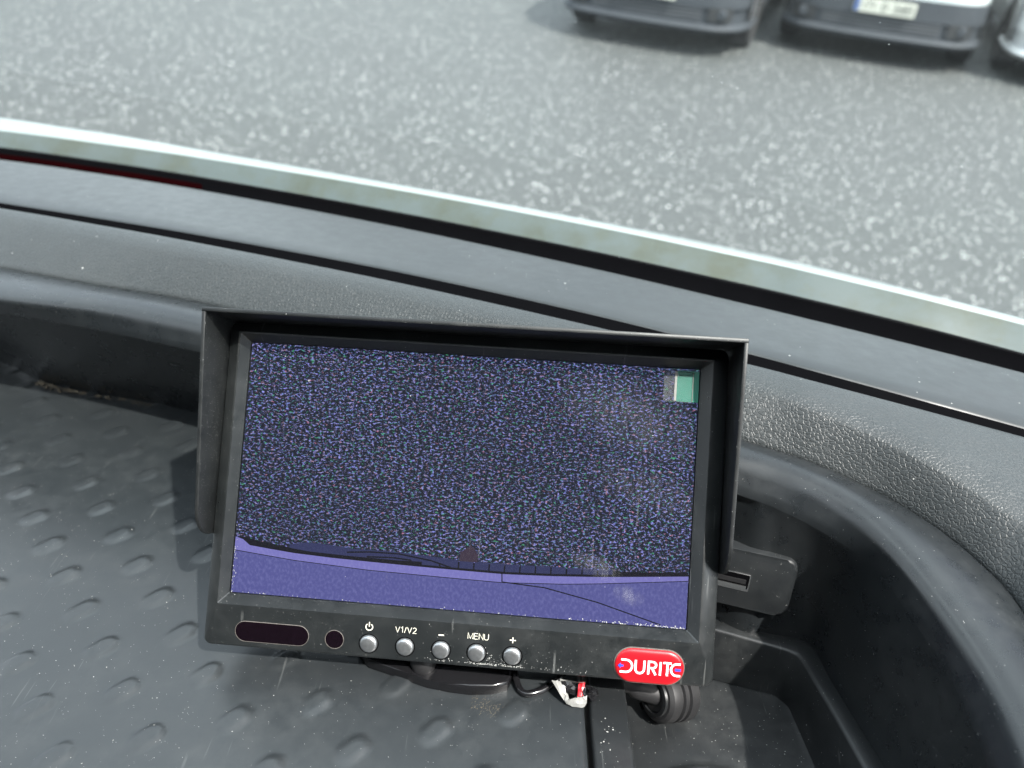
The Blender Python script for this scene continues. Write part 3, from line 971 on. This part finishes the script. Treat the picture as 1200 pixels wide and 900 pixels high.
# socket plate on the recess wall
A = Vector(floor_e[6*SUB]); B = Vector(floor_e[8*SUB]); T_ = Vector(lip_low[6*SUB])
ux = (B-A).normalized()
nz = ux.cross(T_-A).normalized()
if nz.y > 0:
    nz = -nz
uy = nz.cross(ux).normalized()
if uy.z < 0:
    uy = -uy
    ux = -ux
if ux.x < 0:
    ux = -ux
WM = Matrix((( ux.x, uy.x, nz.x, A.x), (ux.y, uy.y, nz.y, A.y), (ux.z, uy.z, nz.z, A.z), (0, 0, 0, 1)))
sp = slab('socket_plate', rrect(-0.034, 0.0212, 0.0125, 0.0375, (0.003, 0.004, 0.004, 0.003), 5), -0.002, 0.0045, M_SOCKET, dash, 0.0012, 3, WM)
us = slab('usb_socket', rrect(-0.0073, 0.0064, 0.0203, 0.0276, 0.0004, 2), 0.0030, 0.0048, M_STEEL, sp, 0, 1, WM)
slab('socket_opening', rrect(-0.0068, 0.0060, 0.0215, 0.02745, 0.0003, 2), 0.0046, 0.0050, M_VOID, us, 0, 1, WM)
slab('contact_shell', rrect(-0.0062, 0.0054, 0.0217, 0.0231, 0.0002, 2), 0.0048, 0.0054, M_STEEL, us, 0, 1, WM)
slab('contact_tongue', rrect(-0.0058, 0.0050, 0.0238, 0.0256, 0.0003, 2), 0.0048, 0.0053, M_RUBBER, us, 0, 1, WM)

# bonnet edge and stained flange in front of the windscreen
bonnet = root('van_bonnet', 'white bonnet edge with algae stained flange along the windscreen foot', 'bonnet', VEHICLE)
sl, sh, bl, bc = row('seal_low'), row('seal_high'), row('bonnet_lip'), row('bonnet_crown')
fl = [mixr(sl, sh, 0.0), mixr(sl, sh, 0.3, 0.5), mixr(sl, sh, 0.7, 0.3), mixr(sl, sh, 1.0)]
loft('flange', fl, M_SEAL, bonnet)
drop = bc.copy(); drop[:, 1] += 0.5; drop[:, 0] += 0.18; drop[:, 2] -= 0.26
drop2 = drop.copy(); drop2[:, 1] += 0.25; drop2[:, 0] += 0.09; drop2[:, 2] -= 0.45
loft('bonnet_skin', [mixr(sh, bl, 0.02, -3), mixr(sh, bl, 0.02), mixr(sh, bl, 0.3, 1.0), mixr(sh, bl, 1.0), mixr(bl, bc, 0.5, 1.0), bc, mixr(bc, drop, 0.1, 6), mixr(bc, drop, 0.5, 40), drop, drop2], M_BONNET, bonnet)

# dark gap and windscreen pane
base = mixr(front, sl, 0.985, -1.0)
up = []
for t in (0.0, 0.33, 0.66, 1.0):
    q = base.copy()
    q[:, 0] += -0.17*t
    q[:, 1] += -0.40*t
    q[:, 2] += 0.47*t+0.03*math.sin(math.pi*t)
    up.append(q)
ws = loft('windscreen', up, M_SCREENPANE, None)
ws.matrix_world = VEHICLE
tag(ws, 'clear dusty windscreen pane leaning back above the dashboard', 'windscreen')
loft('windscreen_gutter', [mixr(front, sl, -0.02, -9), mixr(front, sl, 0.04, -12), mixr(front, sl, 0.5, -12), mixr(front, sl, 0.9, -8), mixr(front, sl, 1.0, 0)], M_VOID, dash)

refl_strip = loft('red_reflection', [q_[:int(3.1*SUB)] for q_ in (mixr(front, sl, 0.35, -8), mixr(front, sl, 0.6, -7.5), mixr(front, sl, 0.93, -4.5))], M_REDREFL, dash)  # red colour added in the gap to stand for a reflection
refl_strip['label'] = 'painted dark red reflection in the gap under the glass'

# ================================================================== the monitor
mon = root('dash_monitor', 'black rear view monitor with sun hood showing purple static, standing in the dash tray', 'monitor', MON_W)
def L3(pts, z):
    return [(x*MM, y*MM, z*MM) for x, y in pts]
X0, X1, Y0, Y1 = -84.6, 86.7, -60.7, 50.2
RC = (2.6, 3.4, 3, 3)
loops('bezel', [
    L3(rrect(X0+1.2, X1-1.2, Y0+1.2, Y1-1.2, RC), -3.0),
    L3(rrect(X0, X1, Y0, Y1, RC), -2.0),
    L3(rrect(X0, X1, Y0, Y1, RC), 1.2),
    L3(rrect(X0+0.25, X1-0.25, Y0+0.25, Y1-0.25, RC), 1.9),
    L3(rrect(X0+0.9, X1-0.9, Y0+0.9, Y1-0.9, RC), 2.4),
    L3(rrect(-80.4, 81.6, -46.9, 46.4, 0.6), 4.3),
    L3(rrect(-79.8, 81.0, -46.2, 45.8, 0.5), 4.35),
    L3(rrect(-77.6, 77.7, -43.3, 43.3, 0.4), 0.45),
    L3(rrect(-77.5, 77.6, -43.2, 43.2, 0.4), -0.8)], M_BEZEL, mon)
sharpen(mon.children[0], 20)
cs = loops('case', [
    L3(rrect(X0+1.0, X1-1.0, Y0+1.0, Y1-1.0, 3), -2.6),
    L3(rrect(X0+1.2, X1-1.2, Y0+1.2, Y1-1.2, 3), -9.0),
    L3(rrect(X0+5, X1-5, Y0+7, Y1-4, 4), -17.0),
    L3(rrect(X0+9, X1-9, Y0+12, Y1-8, 4), -19.0)], M_CASE, mon, cap1=True)
sharpen(cs, 30)

# sun hood: bent sheet with rounded lower ends
def hood():
    bm = bmesh.new()
    def side(x0, x1):
        prof = [(-9, 51.2), (21.6, 51.2)]
        prof += [(21.6-7.4*t, 51.2-63.2*t) for t in (0.25, 0.5, 0.75, 1.0)]
        prof += [(14.2-11.2*(1-math.cos(a)), -12-11.5*math.sin(a)) for a in np.linspace(0.2, math.pi/2, 9)]
        prof += [(-9, -23.5)]
        a = [bm.verts.new((x0*MM, y*MM, h*MM)) for h, y in prof]
        b = [bm.verts.new((x1*MM, y*MM, h*MM)) for h, y in prof]
        k = len(prof)
        bm.faces.new(a); bm.faces.new(b[::-1])
        for i in range(k):
            j = (i+1) % k
            bm.faces.new((a[j], a[i], b[i], b[j]))
    side(-86.1, -84.75)
    side(86.85, 88.2)
    box(bm, -86.1*MM, 88.2*MM, 50.35*MM, 51.75*MM, -9*MM, 21.8*MM)
    bmesh.ops.recalc_face_normals(bm, faces=bm.faces)
    bevel_all(bm, 0.00032, 2, 40)
    o = from_bm('sun_hood', bm, M_HOOD, mon)
    sharpen(o, 40)
hood()

# picture: static above, the camera's own vehicle edge below
scr = from_data('screen', L3([(-77.3, -43.1), (77.4, -43.1), (77.4, 43.1), (-77.3, 43.1)], 0.0), [(0, 1, 2, 3)], M_STATIC, mon)
def poly_between(name, top, bot, z, mat):
    t = [(x*MM, y*MM, z*MM) for x, y in top]
    b = [(x*MM, y*MM, z*MM) for x, y in bot]
    k = len(t)
    return from_data(name, t+b, [(i+1, i, k+i, k+i+1) for i in range(k-1)], mat, scr)
XS = np.linspace(-77.2, 77.3, 60)
def crv(pts):
    p = np.array(pts)
    return lambda x: np.interp(x, p[:, 0], p[:, 1])
top_c = crv([(-77.3, -24.2), (-75.2, -24.2), (-73.0, -26.7), (-65, -27.5), (-56.2, -28.3), (-43, -28.9), (-30.8, -29.2), (-15, -29.5), (1.4, -29.7), (15.9, -29.8), (32, -29.2), (47.3, -28.3), (62, -27.1), (77.3, -25.8)])
low_c = crv([(-77.3, -28.7), (-56, -30.7), (-30.6, -32.0), (-4.2, -32.4), (15.5, -32.6), (36, -31.5), (47.5, -30.5), (77.3, -27.3)])
dark_c = crv([(-77.3, -24.2), (-74.5, -24.0), (-66, -25.6), (-57, -26.6), (-40, -27.0), (-10, -26.9), (20, -26.8), (47, -26.2), (60, -25.7), (77.3, -24.6)])
poly_between('picture_sill', [(x, dark_c(x)) for x in XS], [(x, top_c(x)) for x in XS], 0.03, M_PIC_DARK)
poly_between('picture_edge', [(x, top_c(x)) for x in XS], [(x, low_c(x)) for x in XS], 0.06, M_PIC_EDGE)
poly_between('picture_panel', [(x, low_c(x)) for x in XS], [(x, -43.05) for x in XS], 0.04, M_PIC_PANEL)
seam = poly_between('picture_seam', [(x, low_c(x)+0.08) for x in XS], [(x, low_c(x)-0.16) for x in XS], 0.09, M_PIC_DARK)
strokes('picture_line', [[(15.6*MM, -32.4*MM), (30*MM, -33.2*MM), (47.8*MM, -36.6*MM), (69*MM, -42.3*MM)], [(15.4*MM, -29.6*MM), (15.6*MM, -32.4*MM)]], 0.00038, 0.10*MM, M_PIC_DARK, scr)
# dark wiper-like shape and the row of slate blocks
poly_between('picture_wiper', [(-58, -25.4), (-52, -24.3), (-44, -24.6), (-36, -25.3), (-20, -25.2), (0, -26.3)], [(-58, -26.6), (-52, -27.3), (-44, -27.6), (-36, -27.8), (-20, -28.0), (0, -27.6)], 0.05, M_PIC_SLATE)
strokes('picture_wiper_arm', [[(-38*MM, -26.6*MM), (-30*MM, -25.9*MM), (-20*MM, -25.8*MM), (-9*MM, -27.2*MM), (-2*MM, -29.0*MM)], [(-31*MM, -27.6*MM), (-22*MM, -27.2*MM), (-16*MM, -27.6*MM), (-15*MM, -28.6*MM)]], 0.0005, 0.07*MM, M_PIC_DARK, scr)
xa = -12.0
while xa < 52:
    wv = 5.2 if xa > 0 else 6.4
    poly_between('picture_block', [(xa, dark_c(xa)+0.45), (xa+wv-0.5, dark_c(xa+wv)+0.45)], [(xa, top_c(xa)+0.75), (xa+wv-0.5, top_c(xa+wv)+0.75)], 0.045, M_PIC_SLATE)
    xa += wv
from_data('picture_figure', L3([(0.6, -26.6), (0.9, -23.6), (2.6, -22.4), (4.2, -21.4), (5.6, -22.0), (6.8, -24.0), (6.9, -26.6)], 0.055), [(6, 5, 4, 3, 2, 1, 0)[::-1]], M_PIC_BROWN, scr)
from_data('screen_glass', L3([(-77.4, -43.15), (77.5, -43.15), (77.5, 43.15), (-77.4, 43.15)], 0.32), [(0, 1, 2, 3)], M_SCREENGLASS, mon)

# peel tab at the top right corner of the screen
tab = slab('peel_tab', [(p[0]*MM, p[1]*MM) for p in rrect(70.0, 77.3, 32.0, 42.4, 0.3, 2)], 0.40*MM, 0.55*MM, M_GREEN, mon)
tab['label'] = 'green peel tab with clear film end'
slab('clear_film', [(p[0]*MM, p[1]*MM) for p in rrect(65.6, 75.6, 31.8, 42.2, 0.3, 2)], 0.62*MM, 0.72*MM, M_FILM, tab)
for xx, ww in ((69.6, 0.75), (75.3, 0.16)):
    slab('white_crease', [(p[0]*MM, p[1]*MM) for p in rrect(xx-ww/2, xx+ww/2, 32.2, 42.0, 0.1, 2)], 0.74*MM, 0.80*MM, M_FOIL, tab)

# face slope of the lower bezel: from (y -46.9, 4.3) down to (y -59.8, 2.4)
SL = math.atan2(1.9, 12.9)
def face(x, y):
    """Frame lying on the sloping lower face at monitor x, y (mm)."""
    h = 4.3-(-46.9-y)*1.9/12.9
    return Matrix.Translation((x*MM, y*MM, h*MM)) @ Matrix.Rotation(SL, 4, 'X')
slab('infrared_window', [(p[0]*MM, p[1]*MM) for p in rrect(-12.6, 12.6, -3.4, 3.4, 3.39, 8)], -0.3*MM, 0.12*MM, M_WINDOW, mon, 0.00005, 1, face(-60.6, -55.0))
bm_ring = [[face(-60.6, -55.0) @ Vector((x*MM, y*MM, z*MM)) for x, y in rrect(-12.6-o, 12.6+o, -3.4-o, 3.4+o, 3.39+o, 8)] for o, z in ((0.0, 0.0), (0.03, 0.16), (0.13, 0.16), (0.2, 0.0))]
loops('window_edge', bm_ring, M_RIMLINE, mon)
lathe('light_sensor', [(0.0001, 0.00014), (0.0030, 0.00012), (0.0031, -0.0004)], M_WINDOW, mon, 32, face(-39.1, -55.2))
lathe('sensor_edge', [(0.0031, 0.0), (0.00312, 0.00016), (0.00322, 0.00016), (0.0033, -0.0001)], M_RIMLINE, mon, 32, face(-39.1, -55.2))
BX = (-27.4, -15.1, -3.0, 8.9, 20.8)
for k, x in enumerate(BX):
    b_ = lathe('button', [(0.0001, 0.0013), (0.0012, 0.00128), (0.0021, 0.00115), (0.0026, 0.0009), (0.00292, 0.0005), (0.0030, -0.0006)], M_CHROME, mon, 36, face(x, -55.6))
    lathe('button_gap', [(0.0030, -0.0003), (0.0031, 0.00005), (0.0034, 0.00005), (0.0035, -0.0003)], M_VOID, b_, 32, face(x, -55.6))
# legends
FM = lambda x, y: face(x, y) @ Matrix.Translation((0, 0, 0.00008))
def on_face(name, paths, width, x, y, mat, parent=mon):
    v, f = ribbon([[(px*MM, py*MM) for px, py in p] for p in paths], width*MM)
    m_ = FM(x, y)
    return from_data(name, [m_ @ Vector((a, b, 0)) for a, b in v], [q[::-1] for q in f], mat, parent)
on_face('power_symbol', [arc(0, 0, 1.15, 1.15, 125, 415, 18), [(0, 1.7), (0, 0.1)]], 0.34, -27.4, -49.9, M_LEGEND)
on_face('minus_symbol', [[(-0.9, 0), (0.9, 0)]], 0.42, -3.1, -50.6, M_LEGEND)
on_face('plus_symbol', [[(-1.0, 0), (1.0, 0)], [(0, 1.0), (0, -1.0)]], 0.34, 20.7, -50.3, M_LEGEND)

GLYPH = {
    'V': ([[(0, 1), (0.36, 0), (0.72, 1)]], 0.72), '1': ([[(0.05, 0.78), (0.3, 1), (0.3, 0)]], 0.42), '2': ([arc(0.3, 0.70, 0.28, 0.29, 160, -20, 8) + [(0.02, 0.02), (0.62, 0.02)]], 0.62),
    '/': ([[(0, -0.02), (0.3, 1.02)]], 0.32), 'M': ([[(0, 0), (0, 1), (0.4, 0.08), (0.8, 1), (0.8, 0)]], 0.8), 'E': ([[(0.6, 0.03), (0, 0.03), (0, 0.97), (0.6, 0.97)], [(0, 0.52), (0.55, 0.52)]], 0.6),
    'N': ([[(0, 0), (0, 1), (0.66, 0), (0.66, 1)]], 0.66), 'U': ([[(0, 1), (0, 0.32)] + arc(0.33, 0.32, 0.33, 0.31, 180, 360, 8)[1:] + [(0.66, 1)]], 0.66)}
def legend(word, cx, cy, h, gap=0.20):
    wid = sum(GLYPH[c][1] for c in word)+gap*(len(word)-1)
    x = -wid/2
    for c in word:
        on_face('letter', [[(( px+x)*h, (py-0.5)*h) for px, py in p] for p in GLYPH[c][0]], 0.21, cx, cy, M_LEGEND)
        x += GLYPH[c][1]+gap
legend('V1/V2', -15.0, -49.9, 1.95)
legend('MENU', 9.2, -50.0, 2.05)

# red brand badge
FB_ = face(65.6, -55.0)
bd = loops('badge', [[FB_ @ Vector((x*MM, y*MM, z*MM)) for x, y in rrect(-11.2+o, 11.2-o, -5.7+o, 5.7-o, 5.69-o, 10)] for o, z in
                     ((0, -0.2), (0.0, 0.45), (0.12, 0.7), (0.5, 1.0), (1.2, 1.2), (2.5, 1.32), (4.0, 1.36))], M_RED, mon, cap1=True)
sharpen(bd, 60)
loops('badge_edge', [[FB_ @ Vector((x*MM, y*MM, z*MM)) for x, y in rrect(-11.2-o, 11.2+o, -5.7-o, 5.7+o, 5.69+o, 10)] for o, z in
                     ((0.0, 0.30), (0.22, 0.32), (0.34, 0.1), (0.36, -0.2))], M_RIMLINE, bd)
def badge_strokes(name, paths, width, mat, z=1.40):
    v, f = ribbon([[(px*MM, py*MM) for px, py in p] for p in paths], width*MM)
    return from_data(name, [FB_ @ Vector((a, b, z*MM)) for a, b in v], [q[::-1] for q in f], mat, bd)
Hh = 2.05
D_ = [[(-9.2, Hh), (-7.6, Hh)] + arc(-7.6, 0, 2.0, Hh, 90, -90, 12)[1:] + [(-9.5, -Hh)]]
U_ = [[(-4.5, Hh+.2), (-4.5, -0.7)] + arc(-3.1, -0.7, 1.4, 1.4, 180, 360, 8)[1:] + [(-1.7, Hh+.2)]]
R_ = [[(-0.3, -Hh-.2), (-0.3, Hh), (1.0, Hh)] + arc(1.0, 1.0, 1.1, 1.05, 90, -90, 8)[1:] + [(-0.1, -0.05)], [(0.8, -0.05), (2.1, -Hh-.2)]]
I_ = [[(3.5, Hh+.2), (3.5, -Hh-.2)]]
T__ = [[(4.4, Hh), (7.0, Hh)], [(5.75, Hh), (5.75, -Hh-.2)]]
E_ = [[(9.9, Hh-0.1)] + arc(8.8, 0, 1.85, Hh-0.1, 90, 270, 12) + [(10.0, -Hh+0.1)]]
for g_ in (D_, U_, R_, I_, T__, E_):
    badge_strokes('letter', g_, 0.66, M_WHITE)
v = [(-10.2, 0), (-9.3, 0.95), (-9.3, 0.35), (-8.4, 0.35), (-8.4, -0.35), (-9.3, -0.35), (-9.3, -0.95)]
from_data('arrow_mark', [FB_ @ Vector((x*MM, y*MM, 1.41*MM)) for x, y in v], [tuple(range(7))[::-1]], M_BLUE, bd)
badge_strokes('bar_mark', [[(8.2, 0.0), (10.1, 0.0)]], 0.85, M_BLUE, 1.41)

# ================================================================== under the monitor
mount = root('monitor_mount', 'glossy black flat mount foot poking out under the monitor', 'mount', VEHICLE)
pts = [(-52, 190), (-47.5, 185), (-35, 180.6), (-26, 177.4), (-18, 175.8), (-11, 175.0), (-3, 175.6), (2.0, 177.4), (3.4, 180.5), (3.5, 205), (-52, 205)]
slab('foot_plate', [(x*MM, y*MM) for x, y in pts][::1], 0.0, 4.2*MM, M_BLACK, mount, 0.0012, 3)
lathe('clamp_knob', [(0.0042, 0.0), (0.0046, 0.002), (0.0040, 0.0045), (0.0032, 0.006), (0.0028, 0.0085), (0.001, 0.0095)], M_RUBBER, mount, 20, Matrix.Translation((-0.0275, 0.1835, 0.004)))
bm = bmesh.new()
box(bm, -0.034, -0.012, 0.190, 0.215, 0.004, 0.030)
bmesh.ops.recalc_face_normals(bm, faces=bm.faces)
bevel_all(bm, 0.002, 2)
from_bm('mount_arm', bm, M_BLACK, mount)

cab = tube('loop_cable', [tuple(c*MM for c in p) for p in spline([(2.5, 205, 6), (4.0, 188, 4.2), (5.2, 180, 1.8), (7.6, 175.6, 1.4), (11.5, 175.8, 1.4), (16.5, 178.6, 1.6), (22, 184, 3.2), (28, 200, 6)], 6)], 0.0012, M_BLACK, None)
cab.matrix_world = VEHICLE
tag(cab, 'thin black cable bent in a V under the monitor', 'cable')

# power lead with threaded collar lying in the well
lead = root('plug_lead', 'black lead with ribbed round collar plug, in the well under the badge', 'cable', VEHICLE)
tube('boot', [tuple(c*MM for c in p) for p in spline([(18, 205, 6), (28, 192, 3), (38, 187.2, -3.2), (48, 186.6, -7.0), (57, 186.3, -10.5)], 6)],
     [0.0024]*12+[0.0030]*6+[0.0040]*7, M_RUBBER, lead, 14)
axis = Vector((0.80, 0.42, -0.30)).normalized()
cq = axis.to_track_quat('Z', 'Y').to_matrix().to_4x4()
CM = Matrix.Translation((0.0560, 0.1855, -0.0110)) @ cq
lathe('collar', [(0.0040, -0.001), (0.0078, -0.0004), (0.0090, 0.0008), (0.0094, 0.002), (0.0094, 0.0042), (0.0086, 0.0046), (0.0086, 0.0054), (0.0096, 0.0058), (0.0096, 0.0072), (0.0088, 0.0076), (0.0088, 0.0084), (0.0098, 0.0088), (0.0098, 0.0125), (0.0090, 0.0135), (0.004, 0.0137)], M_RUBBER, lead, 48, CM, 25)
ring = [(0.0052, -0.0009), (0.0054, -0.0016), (0.0066, -0.0014), (0.0069, -0.0005)]
lathe('collar_ring', ring, M_CASE, lead, 40, CM)
bm = bmesh.new()
box(bm, -0.0012, 0.0012, 0.0088, 0.0102, 0.0005, 0.0045)
bm.transform(CM @ Matrix.Rotation(math.radians(205), 4, 'Z'))
bmesh.ops.recalc_face_normals(bm, faces=bm.faces)
from_bm('key_notch', bm, M_VOID, lead)

# crumpled foil wrapper
def wrapper():
    r = root('crumpled_wrapper', 'crumpled white foil wrapper with a red print, wedged under the monitor', 'wrapper', VEHICLE)
    P = [Vector(p)*MM for p in WRAPPER]
    rr = random.Random(3)
    def piece(name, faces, mat, parent):
        bm = bmesh.new()
        ids = sorted({i for f in faces for i in f})
        vs = {i: bm.verts.new(P[i]) for i in ids}
        for f in faces:
            bm.faces.new([vs[i] for i in f])
        bmesh.ops.triangulate(bm, faces=bm.faces)
        bmesh.ops.subdivide_edges(bm, edges=bm.edges, cuts=2, use_grid_fill=True)
        for v in bm.verts:                        # creases
            v.co += Vector((rr.uniform(-1, 1), rr.uniform(-1, 1), rr.uniform(-1, 1)))*0.00035
        return from_bm(name, bm, mat, parent)
    f_ = piece('foil', [(0, 1, 2, 4), (4, 2, 19, 3), (19, 5, 6, 7, 3), (17, 16, 8, 1)], M_FOIL, r)
    piece('red_print', [(9, 10, 11, 12)], M_FOILRED, r)
    piece('dark_fold', [(1, 8, 5, 2), (8, 9, 12, 5), (10, 20, 6, 11), (10, 13, 14, 20), (20, 14, 15, 6)], M_BLACK, r)
wrapper()

# crumbs and dust
def grains(name, spots, mat, flat=0.6):
    vs, fs = [], []
    for (x, y, z, s) in spots:
        b_ = len(vs)
        a0 = random.random()*6.28
        for k in range(5):
            a = a0+2*math.pi*k/5
            q = s*random.uniform(0.6, 1.25)
            vs.append((x+q*math.cos(a), y+q*math.sin(a), z))
        vs.append((x+random.uniform(-.3, .3)*s, y+random.uniform(-.3, .3)*s, z+s*flat))
        fs += [(b_+k, b_+(k+1) % 5, b_+5) for k in range(5)]
    o = from_data(name, vs, fs, mat)
    o.matrix_world = VEHICLE
    o['kind'] = 'stuff'
    return o
sp_ = []
for k in range(190):
    t = random.random()**1.6
    x = -0.268+0.075*t
    y = np.interp(x, floor_e[:, 0], floor_e[:, 1])-abs(random.gauss(0, 0.0016))-0.0015
    sp_.append((x, y, 0.0, random.uniform(0.0003, 0.0013)*(1.1-0.6*t)))
for k in range(520):
    t = random.random()
    x = -0.010+0.034*t
    y = 0.1725-0.0055*math.sin(t*3.1)+random.gauss(0, 0.0021)+0.003*t
    sp_.append((x, y, 0.0, random.uniform(0.00005, 0.00022)))
for k in range(60):
    sp_.append((0.044+abs(random.gauss(0, 0.001)), random.uniform(0.10, 0.2), -0.022, random.uniform(0.0002, 0.0005)))
grains('dry_crumbs', sp_, M_CRUMB)
sp_ = []
for k in range(650):
    sp_.append((random.uniform(-0.38, 0.026), random.uniform(0.11, 0.36), 0.0004, random.uniform(0.00006, 0.00020)))
for k in range(160):
    sp_.append((random.uniform(0.046, 0.108), random.uniform(0.12, 0.195), -0.0215, random.uniform(0.00006, 0.0002)))
for k in range(45):
    sp_.append((0.036+random.gauss(0, 0.002), random.uniform(0.135, 0.17), 0.0004, random.uniform(0.00006, 0.0003)))
grains('dust_flecks', sp_, M_DUST, 0.4)

# pale dust caught on the monitor: screen edges, around the keys
sp_ = []
def dab(x, y, z, s_):
    sp_.append((x*MM, y*MM, z*MM, s_*MM))
for k in range(120):
    x = 77.0-abs(random.gauss(0, 17)); dab(x, -42.9+abs(random.gauss(0, 0.30)), 0.36, random.uniform(0.05, 0.22))
for k in range(60):
    dab(random.uniform(-77, 30), -42.9+abs(random.gauss(0, 0.25)), 0.36, random.uniform(0.05, 0.16))
for k in range(45):
    dab(-77.1+abs(random.gauss(0, 0.4)), random.uniform(-43, -20), 0.36, random.uniform(0.05, 0.15))
for (cx_, sd, n_) in ((10.5, 2.6, 150), (21, 2.0, 80), (16, 5, 90), (-3, 3, 30), (33, 8, 40)):
    for k in range(n_):
        x = cx_+random.gauss(0, sd); y = random.choice((-59.4+abs(random.gauss(0, 0.35)), -57.5+random.gauss(0, 1.6)))
        if any((x-bx)**2+(y+55.6)**2 < 3.5**2 for bx in BX) or not -60 < y < -48:
            continue
        dab(x, y, 4.3-(-46.9-y)*1.9/12.9+0.02, random.uniform(0.04, 0.17))
for k in range(60):
    dab(random.uniform(-82, 84), random.uniform(-60, -47.5), 2.5, 0.01)
for (x, y) in ((-73.5, 37.5), (-72, 35.6), (-75.2, 33.5), (-66.5, 39.5), (-65, 39), (-56, 31), (-20, 28), (-8, -10), (30, 12), (52, 4), (63, 20)):
    dab(x, y, 0.36, random.uniform(0.12, 0.24))
o = grains('screen_dust', sp_, M_DUST, 0.35)
o.matrix_world = MON_W
